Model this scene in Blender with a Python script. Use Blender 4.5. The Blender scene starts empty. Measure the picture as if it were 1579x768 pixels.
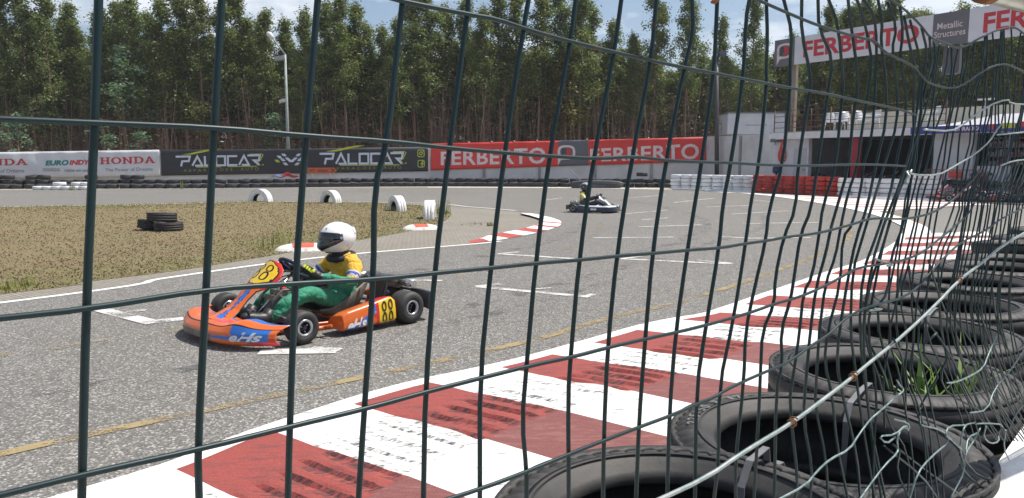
import bpy, bmesh, math, random
from mathutils import Vector, Matrix
from mathutils.geometry import tessellate_polygon
R = math.radians
rnd = random.Random(7)
scn = bpy.context.scene
col = bpy.data.collections.new("scene_objects"); scn.collection.children.link(col)

# ------------------------------------------------------------------ camera
F_PX, CAM_H, PITCH = 1150.0, 1.4, math.atan(134/1150)
cam_d = bpy.data.cameras.new("camera"); cam = bpy.data.objects.new("camera", cam_d); scn.collection.objects.link(cam)
cam_d.sensor_width = 36; cam_d.lens = 36*F_PX/1579; cam_d.clip_start = 0.02; cam_d.clip_end = 3000
cam.location = (0, 0, CAM_H); cam.rotation_euler = (math.pi/2-PITCH, 0, 0)
scn.camera = cam

def ray(u, v):
    x = (u-789.5)/F_PX; y = -(v-384)/F_PX
    return Vector((x, math.cos(PITCH)+y*math.sin(PITCH), -math.sin(PITCH)+y*math.cos(PITCH)))
CAM = Vector((0, 0, CAM_H))
def G(u, v, z=0.0):
    """ground (or height z) point seen at photo pixel u, v"""
    d = ray(u, v); t = (z-CAM_H)/d.z
    return CAM+d*t
def onplane(u, v, p0, n):
    d = ray(u, v); t = (Vector(p0)-CAM).dot(n)/d.dot(n)
    return CAM+d*t

# ------------------------------------------------------------------ materials
MATS = {}
def nodes_of(name):
    m = bpy.data.materials.new(name); m.use_nodes = True
    nt = m.node_tree; nt.nodes.clear()
    out = nt.nodes.new("ShaderNodeOutputMaterial"); b = nt.nodes.new("ShaderNodeBsdfPrincipled")
    nt.links.new(b.outputs[0], out.inputs[0])
    return m, nt, b, out
def srgb(r, g, b):
    f = lambda c: (c/255/12.92 if c/255 <= .04045 else ((c/255+.055)/1.055)**2.4)
    return (f(r), f(g), f(b), 1)
def noise(nt, scale, detail=4, rough=.6, coord='Object', dist=0, vec=None):
    n = nt.nodes.new("ShaderNodeTexNoise"); n.inputs['Scale'].default_value = scale
    n.inputs['Detail'].default_value = detail; n.inputs['Roughness'].default_value = rough; n.inputs['Distortion'].default_value = dist
    if vec is None:
        tc = nt.nodes.new("ShaderNodeTexCoord"); vec = tc.outputs[coord]
    nt.links.new(vec, n.inputs['Vector'])
    return n.outputs['Fac']
def ramp(nt, fac, stops):
    r = nt.nodes.new("ShaderNodeValToRGB"); e = r.color_ramp.elements
    while len(e) < len(stops): e.new(.5)
    for i, (p, c) in enumerate(stops):
        e[i].position = p; e[i].color = c if len(c) == 4 else (*c, 1)
    nt.links.new(fac, r.inputs[0]); return r.outputs[0]
def mixc(nt, fac, a, b, mode='MIX'):
    m = nt.nodes.new("ShaderNodeMix"); m.data_type = 'RGBA'; m.blend_type = mode
    for sock, val in ((m.inputs[0], fac), (m.inputs[6], a), (m.inputs[7], b)):
        if isinstance(val, (int, float)): sock.default_value = val
        elif isinstance(val, tuple): sock.default_value = val
        else: nt.links.new(val, sock)
    return m.outputs[2]
def maprange(nt, val, a, b, c=0, d=1):
    m = nt.nodes.new("ShaderNodeMapRange"); nt.links.new(val, m.inputs[0])
    for i, x in enumerate((a, b, c, d)): m.inputs[i+1].default_value = x
    return m.outputs[0]
def bump(nt, b, height, strength=.3, dist=.01):
    n = nt.nodes.new("ShaderNodeBump"); n.inputs['Strength'].default_value = strength; n.inputs['Distance'].default_value = dist
    nt.links.new(height, n.inputs['Height']); nt.links.new(n.outputs[0], b.inputs['Normal'])
def mat(name, c, rough=.6, c2=None, scale=6, metal=0, spec=.5, bmp=0, bscale=60, lo=.35, hi=.65, coord='Object', coat=0):
    """plain surface with wear: colour c, patches of c2"""
    if name in MATS: return MATS[name]
    m, nt, b, out = nodes_of(name)
    if c2 is None: c2 = tuple(x*.8 for x in c[:3])+(1,)
    f = noise(nt, scale, 5, .6, coord)
    nt.links.new(ramp(nt, f, [(lo, c), (hi, c2)]), b.inputs['Base Color'])
    b.inputs['Roughness'].default_value = rough; b.inputs['Metallic'].default_value = metal
    b.inputs['Specular IOR Level'].default_value = spec; b.inputs['Coat Weight'].default_value = coat
    if bmp: bump(nt, b, noise(nt, bscale, 4, .6, coord), bmp, .01)
    MATS[name] = m; return m

# ------------------------------------------------------------------ mesh builder
class MB:
    def __init__(s): s.v = []; s.f = []; s.m = []; s.sm = []
    def add(s, vs, fs, mi=0, smooth=False):
        o = len(s.v); s.v += [tuple(v) for v in vs]
        for k, f in enumerate(fs):
            s.f.append(tuple(o+i for i in f)); s.m.append(mi[k] if isinstance(mi, list) else mi); s.sm.append(smooth)
    def box(s, c, size, rot=None, mi=0, bev=0):
        x, y, z = (a/2 for a in size)
        if bev:
            bm = bmesh.new(); bmesh.ops.create_cube(bm, size=1)
            for v in bm.verts: v.co = Vector((v.co.x*2*x, v.co.y*2*y, v.co.z*2*z))
            bmesh.ops.bevel(bm, geom=bm.edges[:], offset=bev, segments=2, affect='EDGES')
            vs = [v.co.copy() for v in bm.verts]; fs = [[v.index for v in f.verts] for f in bm.faces]; bm.free()
        else:
            vs = [Vector((i*x, j*y, k*z)) for i in (-1, 1) for j in (-1, 1) for k in (-1, 1)]
            fs = [(0, 1, 3, 2), (4, 6, 7, 5), (0, 4, 5, 1), (2, 3, 7, 6), (0, 2, 6, 4), (1, 5, 7, 3)]
        if rot is not None: vs = [rot @ v for v in vs]
        s.add([v+Vector(c) for v in vs], fs, mi)
    def tube(s, pts, r, seg=8, mi=0, cap=True, smooth=True, closed=False):
        pts = [Vector(p) for p in pts]; n = len(pts)
        rs = r if isinstance(r, (list, tuple)) else [r]*n
        vs = []; up = None
        for i, p in enumerate(pts):
            if closed: t = pts[(i+1) % n]-pts[i-1]
            else: t = pts[min(i+1, n-1)]-pts[max(i-1, 0)]
            if t.length < 1e-9: t = Vector((0, 0, 1))
            t.normalize()
            if up is None:
                a = Vector((0, 0, 1)) if abs(t.z) < .9 else Vector((1, 0, 0))
                up = t.cross(a).normalized()
            up = (up-t*up.dot(t)); 
            if up.length < 1e-6: up = t.orthogonal()
            up.normalize(); w = t.cross(up)
            for k in range(seg):
                a = 2*math.pi*k/seg; vs.append(p+(up*math.cos(a)+w*math.sin(a))*rs[i])
        fs = []
        for i in range(n if closed else n-1):
            j = (i+1) % n
            for k in range(seg):
                k2 = (k+1) % seg; fs.append((i*seg+k, i*seg+k2, j*seg+k2, j*seg+k))
        s.add(vs, fs, mi, smooth)
        if cap and not closed:
            o = len(s.v)-len(vs)
            s.f.append(tuple(o+k for k in reversed(range(seg)))); s.m.append(mi if not isinstance(mi, list) else mi[0]); s.sm.append(False)
            s.f.append(tuple(o+(n-1)*seg+k for k in range(seg))); s.m.append(mi if not isinstance(mi, list) else mi[0]); s.sm.append(False)
    def lathe(s, prof, seg=32, mi=0, M=None, closed=True, fn=None, smooth=True, a0=0, a1=2*math.pi, mif=None):
        """prof: (r, z) list, axis z; fn(k, j, r, z) may change r, z"""
        full = abs(a1-a0-2*math.pi) < 1e-6; cnt = seg if full else seg+1
        vs = []; n = len(prof)
        for k in range(cnt):
            a = a0+(a1-a0)*k/seg
            for j, (r, z) in enumerate(prof):
                if fn: r, z = fn(k, j, r, z)
                p = Vector((r*math.cos(a), r*math.sin(a), z)); vs.append(M @ p if M is not None else p)
        fs = []; ms = []
        for k in range(seg):
            k2 = (k+1) % cnt
            for j in range(n if closed else n-1):
                j2 = (j+1) % n; fs.append((k*n+j, k2*n+j, k2*n+j2, k*n+j2)); ms.append(mif(k, j) if mif else mi)
        s.add(vs, fs, ms, smooth)
    def grid(s, fn, nu, nv, mi=0, mif=None, smooth=True, closeu=False):
        vs = [fn(i/nu, j/nv) for i in range(nu+1) for j in range(nv+1)]
        fs = []; ms = []
        for i in range(nu):
            for j in range(nv):
                a = i*(nv+1)+j; fs.append((a, a+nv+1, a+nv+2, a+1)); ms.append(mif((i+.5)/nu, (j+.5)/nv) if mif else mi)
        s.add(vs, fs, ms, smooth)
    def poly(s, pts, mi=0, thick=0, n=None):
        """filled polygon (concave allowed) from 3-D points, optional thickness along -n"""
        pts = [Vector(p) for p in pts]; tr = tessellate_polygon([pts])
        if n is None:
            n = (pts[1]-pts[0]).cross(pts[2]-pts[0]).normalized()
        n = Vector(n)
        fs = []
        for t in tr:
            a, b, c = (pts[i] for i in t)
            fs.append(tuple(t) if (b-a).cross(c-a).dot(n) > 0 else tuple(reversed(t)))
        s.add(pts, fs, mi)
        if thick:
            k = len(pts); back = [p-n*thick for p in pts]
            s.add(back, [tuple(reversed(f)) for f in fs], mi)
            area = Vector((0, 0, 0))
            for i in range(k): area += pts[i].cross(pts[(i+1) % k])
            ccw = area.dot(n) > 0
            s.add(pts+back, [((i, (i+1) % k, (i+1) % k+k, i+k)[::-1] if ccw else (i, (i+1) % k, (i+1) % k+k, i+k)) for i in range(k)], mi)
    def build(s, name, mats, parent=None, solid=0, sub=0, bevel=0):
        me = bpy.data.meshes.new(name); me.from_pydata(s.v, [], s.f)
        if not isinstance(mats, (list, tuple)): mats = [mats]
        for m in mats: me.materials.append(m)
        me.polygons.foreach_set('material_index', s.m); me.polygons.foreach_set('use_smooth', s.sm); me.update()
        o = bpy.data.objects.new(name, me); col.objects.link(o)
        if parent is not None: o.parent = parent
        if solid: md = o.modifiers.new('s', 'SOLIDIFY'); md.thickness = abs(solid); md.offset = 0
        if bevel: md = o.modifiers.new('b', 'BEVEL'); md.width = bevel; md.segments = 2; md.limit_method = 'ANGLE'
        if sub: md = o.modifiers.new('u', 'SUBSURF'); md.levels = sub; md.render_levels = sub
        return o
def tag(o, label=None, cat=None, group=None, kind=None):
    if label: o['label'] = label
    if cat: o['category'] = cat
    if group: o['group'] = group
    if kind: o['kind'] = kind
    return o
def thing(name, label, cat, loc=(0, 0, 0), rz=0, group=None):
    o = bpy.data.objects.new(name, None); col.objects.link(o); o.empty_display_size = .1
    o.location = loc; o.rotation_euler = (0, 0, rz); return tag(o, label, cat, group)
def kids(o): return [c for c in list(bpy.data.objects) if c.parent is o]
TREE_CACHE = {}
def copy_tree(o, parent=None):
    c = o.copy(); col.objects.link(c); c.parent = parent
    ch = TREE_CACHE.get(o.name)
    if ch is None: ch = TREE_CACHE[o.name] = kids(o)
    for k in ch: copy_tree(k, c)
    return c
def frame(o, ex, ey, ez=None):
    ex = Vector(ex).normalized(); ey = Vector(ey).normalized(); ez = ez or ex.cross(ey)
    M = Matrix((ex, ey, ez)).transposed().to_4x4(); M.translation = Vector(o); return M
def smooth_line(pts, step):
    """Catmull-Rom through points, resampled at step"""
    P = [Vector(p) for p in pts]; out = []
    for i in range(len(P)-1):
        p0 = P[max(i-1, 0)]; p1 = P[i]; p2 = P[i+1]; p3 = P[min(i+2, len(P)-1)]
        for k in range(12):
            t = k/12
            out.append(.5*((2*p1)+(p2-p0)*t+(2*p0-5*p1+4*p2-p3)*t*t+(3*p1-p0-3*p2+p3)*t**3))
    out.append(P[-1])
    res = [out[0]]; acc = 0
    for a, b in zip(out, out[1:]):
        L = (b-a).length
        while acc+L >= step:
            f = (step-acc)/L; a = a.lerp(b, f); res.append(a); L = (b-a).length; acc = 0
        acc += L
    res.append(out[-1])
    return res
def strip_mesh(mb, pts, w0, w1, z, mi=0):
    """flat ribbon beside a line: offsets w0..w1 to the left"""
    n = len(pts); vs = []
    for i, p in enumerate(pts):
        t = (pts[min(i+1, n-1)]-pts[max(i-1, 0)]); nn = Vector((-t.y, t.x, 0)).normalized()
        for w in (w0, w1): q = p+nn*w; vs.append((q.x, q.y, z))
    fs = [(2*i, 2*i+2, 2*i+3, 2*i+1) for i in range(n-1)]
    if w0 < w1: pass
    else: fs = [f[::-1] for f in fs]
    mb.add(vs, fs, mi)

# ------------------------------------------------------------------ text
TXT = {}
def text_geo(s, bold=.0, shear=0., space=1.):
    key = (s, bold, shear, space)
    if key in TXT: return TXT[key]
    cu = bpy.data.curves.new('t', 'FONT'); cu.body = s; cu.offset = bold; cu.shear = shear; cu.space_character = space; cu.resolution_u = 3
    o = bpy.data.objects.new('t', cu); scn.collection.objects.link(o)
    dg = bpy.context.evaluated_depsgraph_get(); me = bpy.data.meshes.new_from_object(o.evaluated_get(dg))
    vs = [(v.co.x, v.co.y) for v in me.vertices]; fs = [tuple(p.vertices) for p in me.polygons]
    bpy.data.objects.remove(o); bpy.data.curves.remove(cu); bpy.data.meshes.remove(me)
    x0 = min(v[0] for v in vs); x1 = max(v[0] for v in vs); y0 = min(v[1] for v in vs); y1 = max(v[1] for v in vs)
    vs = [((x-x0)/(x1-x0), (y-y0)/(y1-y0)) for x, y in vs]
    TXT[key] = (vs, fs); return TXT[key]
def put_text(mb, s, fn, u0, u1, v0, v1, mi=0, bold=.0, shear=0., space=1.):
    """text whose bounding box fills u0..u1, v0..v1 of surface fn(u, v)"""
    vs, fs = text_geo(s, bold, shear, space)
    mb.add([fn(u0+(u1-u0)*x, v0+(v1-v0)*y) for x, y in vs], fs, mi)
def put_poly(mb, pts, fn, mi=0):
    P = [Vector((x, y, 0)) for x, y in pts]; tr = tessellate_polygon([P])
    fs = [t if (P[t[1]]-P[t[0]]).cross(P[t[2]]-P[t[0]]).z > 0 else t[::-1] for t in tr]
    mb.add([fn(x, y) for x, y in pts], [tuple(f) for f in fs], mi)
def put_strokes(mb, strokes, w, fn, mi=0, lift=0.0008):
    """mitred thick polylines in u, v"""
    for si, (pts, closed) in enumerate(strokes):
        P = [Vector(p) for p in pts]; n = len(P); A = []; B = []
        for i in range(n):
            def nrm(a, b): d = (b-a).normalized(); return Vector((-d.y, d.x))
            if closed: n1 = nrm(P[i-1], P[i]); n2 = nrm(P[i], P[(i+1) % n])
            else:
                n1 = nrm(P[i-1], P[i]) if i > 0 else nrm(P[0], P[1]); n2 = nrm(P[i], P[i+1]) if i < n-1 else n1
            m = (n1+n2); m = m/max(m.length_squared, .35)*2 if m.length > 0 else n1
            m = m*.5*w if True else m
            A.append(P[i]+m); B.append(P[i]-m)
        k = n if closed else n-1
        L = si*lift
        vs = [fn(p.x, p.y, L) for p in A]+[fn(p.x, p.y, L) for p in B]
        mb.add(vs, [(n+i, n+(i+1) % n, (i+1) % n, i) for i in range(k)], mi)

# ------------------------------------------------------------------ light and sky
SUN_AZ = Vector((.95, .30, 0)).normalized(); SUN_EL = R(62)
scn.world = bpy.data.worlds.new("World"); scn.world.use_nodes = True
wn = scn.world.node_tree; wn.nodes.clear()
wo = wn.nodes.new("ShaderNodeOutputWorld"); bg = wn.nodes.new("ShaderNodeBackground"); wn.links.new(bg.outputs[0], wo.inputs[0])
sky = wn.nodes.new("ShaderNodeTexSky"); sky.sky_type = 'NISHITA'; sky.sun_disc = False
sky.sun_elevation = SUN_EL; sky.sun_rotation = math.atan2(SUN_AZ.x, SUN_AZ.y); sky.dust_density = 1.6; sky.air_density = 1.0; sky.ozone_density = 1.2
tc = wn.nodes.new("ShaderNodeTexCoord"); mp = wn.nodes.new("ShaderNodeMapping"); mp.inputs['Scale'].default_value = (1, 1, 2.6); mp.inputs['Location'].default_value = (.35, 0, .1)
wn.links.new(tc.outputs['Generated'], mp.inputs[0])
cn = noise(wn, 5.0, 9, .55, vec=mp.outputs[0], dist=.2)
cf = maprange(wn, cn, .50, .66, 0, 1)
sk = mixc(wn, cf, sky.outputs[0], (8.2, 8.5, 9.0, 1))
wn.links.new(sk, bg.inputs[0]); bg.inputs[1].default_value = .105
sl = bpy.data.lights.new("sun", 'SUN'); sl.energy = 4.7; sl.angle = R(.5); sl.color = (1, .955, .885)
so = bpy.data.objects.new("sun", sl); scn.collection.objects.link(so)
sd = SUN_AZ*math.cos(SUN_EL)+Vector((0, 0, math.sin(SUN_EL)))
so.rotation_euler = sd.to_track_quat('Z', 'Y').to_euler(); so.location = sd*100
scn.view_settings.view_transform = 'Standard'; scn.view_settings.look = 'None'; scn.view_settings.exposure = .28; scn.view_settings.gamma = 1
scn.cycles.max_bounces = 6; scn.cycles.diffuse_bounces = 3; scn.cycles.glossy_bounces = 3; scn.cycles.transparent_max_bounces = 12
# ================================================================== GROUND
def m_asphalt(name, dark, mid, light, tint):
    m, nt, b, out = nodes_of(name)
    tc = nt.nodes.new("ShaderNodeTexCoord")
    vo = nt.nodes.new("ShaderNodeTexVoronoi"); vo.inputs['Scale'].default_value = 78; nt.links.new(tc.outputs['Object'], vo.inputs['Vector'])
    sep = nt.nodes.new("ShaderNodeSeparateColor"); nt.links.new(vo.outputs['Color'], sep.inputs[0])
    st = ramp(nt, sep.outputs[0], [(0, dark), (.30, mid), (.62, mid), (1, light)])
    gap = maprange(nt, vo.outputs['Distance'], .35, .75, 0, 1)
    c = mixc(nt, gap, st, dark)
    fine = noise(nt, 260, 3, .7); c = mixc(nt, maprange(nt, fine, .35, .65, 0, .45), c, light)
    big = noise(nt, .55, 5, .6); c = mixc(nt, maprange(nt, big, .3, .7, 0, .55), c, tint, 'MULTIPLY')
    big2 = noise(nt, .11, 3, .5); c = mixc(nt, maprange(nt, big2, .35, .65, 0, .35), c, (.74, .76, .80, 1), 'MULTIPLY')
    mid2 = noise(nt, 6, 4, .6); c = mixc(nt, maprange(nt, mid2, .35, .7, 0, .28), c, (.70, .68, .66, 1), 'MULTIPLY')
    nt.links.new(c, b.inputs['Base Color']); b.inputs['Roughness'].default_value = .88; b.inputs['Specular IOR Level'].default_value = .25
    bump(nt, b, sep.outputs[1], .55, .004)
    return m
M_ASPH = m_asphalt('asphalt', (.018, .018, .017, 1), (.132, .126, .116, 1), (.52, .50, .465, 1), (.88, .85, .80, 1))
M_PADD = m_asphalt('paddock_asphalt', (.11, .105, .095, 1), (.235, .225, .20, 1), (.38, .36, .33, 1), (.86, .84, .80, 1))
M_GROUND = mat('dirt', (.26, .20, .13, 1), .95, (.19, .15, .095, 1), 1.2, bmp=.5, bscale=30)
def m_grass():
    m, nt, b, out = nodes_of('dry_grass_ground')
    a = noise(nt, 1.1, 5, .65); c = ramp(nt, a, [(.3, (.175, .13, .072, 1)), (.42, (.235, .175, .095, 1)), (.52, (.18, .16, .065, 1)), (.64, (.205, .135, .082, 1)), (.8, (.26, .205, .12, 1))])
    f = noise(nt, 45, 5, .75); c = mixc(nt, maprange(nt, f, .3, .7, 0, .45), c, (.19, .15, .08, 1), 'MIX')
    nt.links.new(c, b.inputs['Base Color']); b.inputs['Roughness'].default_value = .95; bump(nt, b, f, .8, .03); return m
M_GRASSG = m_grass()
def m_paving():
    m, nt, b, out = nodes_of('block_paving')
    tc = nt.nodes.new("ShaderNodeTexCoord"); mp = nt.nodes.new("ShaderNodeMapping"); mp.inputs['Rotation'].default_value = (0, 0, R(38)); nt.links.new(tc.outputs['Object'], mp.inputs[0])
    br = nt.nodes.new("ShaderNodeTexBrick"); br.inputs['Scale'].default_value = 4.6; br.inputs['Color1'].default_value = (.31, .29, .255, 1); br.inputs['Color2'].default_value = (.25, .232, .205, 1)
    br.inputs['Mortar'].default_value = (.15, .13, .10, 1); br.inputs['Mortar Size'].default_value = .03; br.inputs['Bias'].default_value = 0
    nt.links.new(mp.outputs[0], br.inputs['Vector'])
    n1 = noise(nt, .8, 5, .6); c = mixc(nt, maprange(nt, n1, .35, .7, 0, .6), br.outputs['Color'], (.78, .72, .6, 1), 'MULTIPLY')
    n2 = noise(nt, 40, 4, .7); c = mixc(nt, maprange(nt, n2, .4, .7, 0, .35), c, (.14, .12, .09, 1))
    nt.links.new(c, b.inputs['Base Color']); b.inputs['Roughness'].default_value = .9; bump(nt, b, br.outputs['Fac'], -.4, .006); return m
M_PAVE = m_paving()
def m_paint(name, c, under, wear, fray=True, alpha=True):
    """worn road paint; where it is worn through the asphalt below shows"""
    m, nt, b, out = nodes_of(name)
    n1 = noise(nt, 70, 5, .75); n2 = noise(nt, 3.5, 5, .6)
    s = nt.nodes.new("ShaderNodeMath"); s.operation = 'MULTIPLY_ADD'; nt.links.new(n2, s.inputs[0]); s.inputs[1].default_value = .9; nt.links.new(n1, s.inputs[2])
    fac = maprange(nt, s.outputs[0], wear-.05, wear+.05, 1, 0)
    nd = noise(nt, 9, 4, .6); cc = mixc(nt, maprange(nt, nd, .4, .7, 0, .5), c, tuple(x*.72 for x in c[:3])+(1,))
    nt.links.new(cc, b.inputs['Base Color']); b.inputs['Roughness'].default_value = .75
    tr = nt.nodes.new("ShaderNodeBsdfTransparent"); mx = nt.nodes.new("ShaderNodeMixShader")
    nt.links.new(fac, mx.inputs[0]); nt.links.new(tr.outputs[0], mx.inputs[1]); nt.links.new(b.outputs[0], mx.inputs[2]); nt.links.new(mx.outputs[0], out.inputs[0])
    return m
M_WORNW = m_paint('worn_white_paint', (.60, .59, .56, 1), None, 1.02)
M_EDGEW = m_paint('white_edge_paint', (.74, .73, .70, 1), None, 1.18)
M_YEL = m_paint('faded_yellow_paint', (.33, .25, .125, 1), None, .95)
M_YEL2 = m_paint('faint_yellow_paint', (.30, .25, .16, 1), None, .86)
M_SKID = m_paint('tyre_rubber_marks', (.12, .12, .12, 1), None, .84)

def flat(name, pts, z, m):
    mb = MB(); mb.poly([Vector((p[0], p[1], z)) for p in pts], n=(0, 0, 1)); o = mb.build(name, m); return tag(o, kind='structure')
flat('ground', [(-700, -300), (700, -300), (700, 900), (-700, 900)], 0, M_GROUND)
E_px = [(380, 670), (600, 600), (800, 555), (1000, 500), (1080, 486), (1180, 453), (1280, 419), (1330, 403), (1375, 378), (1387, 365), (1385, 348), (1330, 328), (1250, 312), (1160, 300), (1030, 292), (660, 289), (0, 293)]
edge = [Vector((-9.2, -4.6, 0)), Vector((-4.6, .2, 0)), Vector((-1.89, 2.99, 0))]+[G(*p) for p in E_px]+[Vector((-60, 31, 0))]
EDGE = smooth_line(edge, .1)
L_px = [(0, 466), (240, 430), (420, 405), (560, 390), (740, 375), (800, 366), (845, 356), (865, 347), (855, 338), (800, 327), (720, 320), (640, 314), (380, 312), (0, 320)]
ledge = [Vector((-12, -.5, 0))]+[G(*p) for p in L_px]+[Vector((-50, 14, 0))]
LEDGE = smooth_line(ledge, .15)
flat('race_track', EDGE+LEDGE[::-1], .012, M_ASPH)
gr_px = [(0, 455), (120, 437), (260, 420), (400, 398), (530, 375), (640, 355), (690, 338), (685, 325), (600, 314), (380, 311)]
grass_poly = smooth_line([Vector((-12, .3, 0))]+[G(*p) for p in gr_px]+[Vector((-16, 23.3, 0)), Vector((-45, 15, 0))], .4)
flat('grass_ground', grass_poly, .010, M_GRASSG)
flat('block_paving', [(-12.2, -.3)]+[(p.x, p.y) for p in LEDGE if p.x > -12 and p.y > -.3 and not (p.x < -8 and p.y > 20)]+[(-8, 25.6), (-8, 22)], .006, M_PAVE)
flat('paddock', [(3, 5), (5.6, 8), (9.2, 14.3), (7.4, 14.8), (9.5, 17), (10.4, 20), (11.1, 26), (10.7, 40), (13, 44), (40, 44), (60, 10), (30, -6), (8, -6)], .004, M_PADD)

# run-off strip between the far track edge and the tyre wall
mb = MB(); far_line = smooth_line([Vector((-60, 31.2, 0)), G(0, 293), G(330, 291), G(660, 289), G(1030, 292)], .5)
strip_mesh(mb, far_line, 0, 2.2, .008); tag(mb.build('far_verge', mat('pale_verge', (.42, .36, .27, 1), .95, (.33, .29, .22, 1), 1.5)), kind='structure')
# painted kerb lines on the track's far edge
mb = MB(); strip_mesh(mb, [p for p in EDGE if p.y > 34 and -4.7 < p.x < 10.4][::-1], -.55, .15, .016); 
tag(mb.build('far_white_line', M_EDGEW), kind='structure')
mb = MB(); strip_mesh(mb, [p for p in EDGE if p.y > 30 and p.x < -4.7], .05, .17, .016); tag(mb.build('far_edge_line', M_EDGEW), kind='structure')
# inner edge line
mb = MB(); strip_mesh(mb, [p for p in LEDGE if p.y < 13.2], -.18, -.08, .0165); tag(mb.build('inner_edge_line', M_EDGEW), kind='structure')
mb = MB(); strip_mesh(mb, [p for p in LEDGE if p.y > 21 and p.x < 0], -.18, -.08, .0165); tag(mb.build('infield_edge_line', M_EDGEW), kind='structure')

# faded yellow line and its inner fellow
mb = MB(); L = smooth_line([Vector((-6, -.2, 0)), Vector((-4.6, 1.2, 0)), Vector((-3.4, 2.45, 0))]+[G(*p) for p in [(0, 705), (135, 675), (300, 640), (430, 612), (560, 585), (700, 555), (830, 525), (950, 490), (1060, 465), (1180, 425), (1270, 390), (1310, 365), (1295, 342), (1230, 325), (1100, 308)]], .1)
strip_mesh(mb, L, -.042, .042, .0165); tag(mb.build('faded_yellow_line', M_YEL), kind='structure')
mb = MB(); L = smooth_line([G(*p) for p in [(0, 550), (250, 515), (560, 455), (700, 430), (830, 400), (895, 375), (925, 350), (905, 334)]], .1)
strip_mesh(mb, L, -.07, .07, .0168); tag(mb.build('faint_yellow_line', M_YEL2), kind='structure')
mb = MB()
for L, w in (([(860, 300), (980, 312), (1060, 330), (1085, 350), (1050, 375), (960, 395)], .35), ([(900, 345), (870, 365), (800, 385), (680, 410), (480, 450)], .25),
             ([(700, 480), (900, 430), (1080, 380), (1180, 345), (1130, 320), (960, 300)], .18), ([(0, 620), (300, 570), (700, 500), (960, 430)], .14)):
    strip_mesh(mb, smooth_line([G(*p) for p in L], .2), -w/2, w/2, .0150+.0004*w)
tag(mb.build('rubber_marks', M_SKID), kind='structure')

# grid box markings
mb = MB()
def seg(a, b, w):
    a = G(*a); b = G(*b); d = (b-a).normalized(); n = Vector((-d.y, d.x, 0))*w/2
    z = .0175+rnd.random()*.002
    mb.add([(p.x, p.y, z) for p in (a-n, b-n, b+n, a+n)], [(0, 1, 2, 3)])
for a, b, w in [((152, 479), (238, 501), .15), ((226, 500), (284, 494), .15), ((195, 483), (225, 481), .08), ((400, 546), (520, 544), .15), ((480, 540), (525, 543), .10),
                ((560, 432), (682, 435), .10), ((735, 444), (905, 460), .11), ((735, 444), (772, 440), .09), ((820, 448), (850, 446), .06), ((900, 461), (915, 456), .08),
                ((768, 393), (905, 402), .11), ((768, 393), (800, 390), .08), ((958, 401), (1128, 409), .11), ((958, 401), (990, 397), .08), ((1075, 403), (1130, 408), .08),
                ((915, 368), (1038, 367), .10), ((1110, 366), (1160, 369), .10), ((1150, 369), (1250, 368), .10), ((985, 351), (1082, 348), .10), ((1145, 346), (1262, 344), .10),
                ((990, 340), (1030, 337), .09), ((1128, 331), (1215, 326), .10), ((960, 331), (1028, 325), .10), ((1090, 320), (1170, 317), .10), ((1040, 313), (1103, 306), .10), ((970, 306), (1028, 301), .10),
                ((842, 309), (866, 306), .10), ((1190, 312), (1160, 309), .1)]:
    seg(a, b, w)
tag(mb.build('grid_box_markings', M_WORNW), kind='structure')

# ------------------------------------------------------------------ near kerb with ribs
def m_kerb(name, c, c2, c3, lo3, hi3, bs=55, stain=6):
    m, nt, b, out = nodes_of(name)
    n1 = noise(nt, 120, 4, .7); c0 = mixc(nt, maprange(nt, n1, .35, .7, 0, 1), c, c2)
    tc = nt.nodes.new("ShaderNodeTexCoord"); mp = nt.nodes.new("ShaderNodeMapping"); mp.inputs['Scale'].default_value = (.8, 3.4, 1); mp.inputs['Rotation'].default_value = (0, 0, R(-14)); nt.links.new(tc.outputs['Object'], mp.inputs[0])
    n2 = noise(nt, stain, 6, .72, vec=mp.outputs[0]); c0 = mixc(nt, maprange(nt, n2, lo3, hi3, 0, 1), c0, c3)
    nt.links.new(c0, b.inputs['Base Color']); b.inputs['Roughness'].default_value = .8; bump(nt, b, noise(nt, bs, 5, .75), .6, .008)
    return m
M_KW = m_kerb('kerb_white', (.80, .79, .76, 1), (.70, .69, .66, 1), (.13, .12, .12, 1), .575, .69)
M_KR = m_kerb('kerb_red', (.36, .070, .056, 1), (.20, .040, .034, 1), (.15, .05, .047, 1), .50, .70)
M_KR2 = m_kerb('kerb_red_dull', (.24, .078, .070, 1), (.135, .048, .045, 1), (.30, .135, .12, 1), .50, .70, 90, 9)
M_KX = m_kerb('kerb_red_dark', (.105, .040, .039, 1), (.07, .034, .034, 1), (.36, .075, .06, 1), .44, .58, 55, 16)  # darker red for the hollows between the ribs
M_KWX = m_kerb('kerb_white_scuffed', (.78, .77, .74, 1), (.66, .65, .62, 1), (.10, .095, .095, 1), .475, .57, 70, 20)
starts = [(-3.7, .9), (-2.95, 1.65), (-2.2, 2.42), (-1.47, 3.2), (-.71, 3.98), (.02, 4.77), (.76, 5.46), (1.52, 6.34), (2.29, 7.12), (3.14, 8.08), (3.99, 9.0), (4.8, 9.97), (5.5, 11.0), (6.2, 12.1), (6.9, 13.25), (7.4, 14.1)]
near_edge = [p for p in EDGE if p.y < 14.5 and p.x > -5.5 and p.x < 8.5]
near_edge = smooth_line(near_edge[::4]+[near_edge[-1]], .02)
def arc_near(q):
    return min(range(len(near_edge)), key=lambda i: (near_edge[i].x-q[0])**2+(near_edge[i].y-q[1])**2)
si = [arc_near(q) for q in starts]
def phase(i):
    """(block index, fraction 0..1, red?)"""
    for k in range(len(si)-1):
        if si[k] <= i < si[k+1]:
            f = (i-si[k])/(si[k+1]-si[k]); return (f*2) % 1, f < .5
    return .5, False
from mathutils import noise as mnoise
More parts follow.
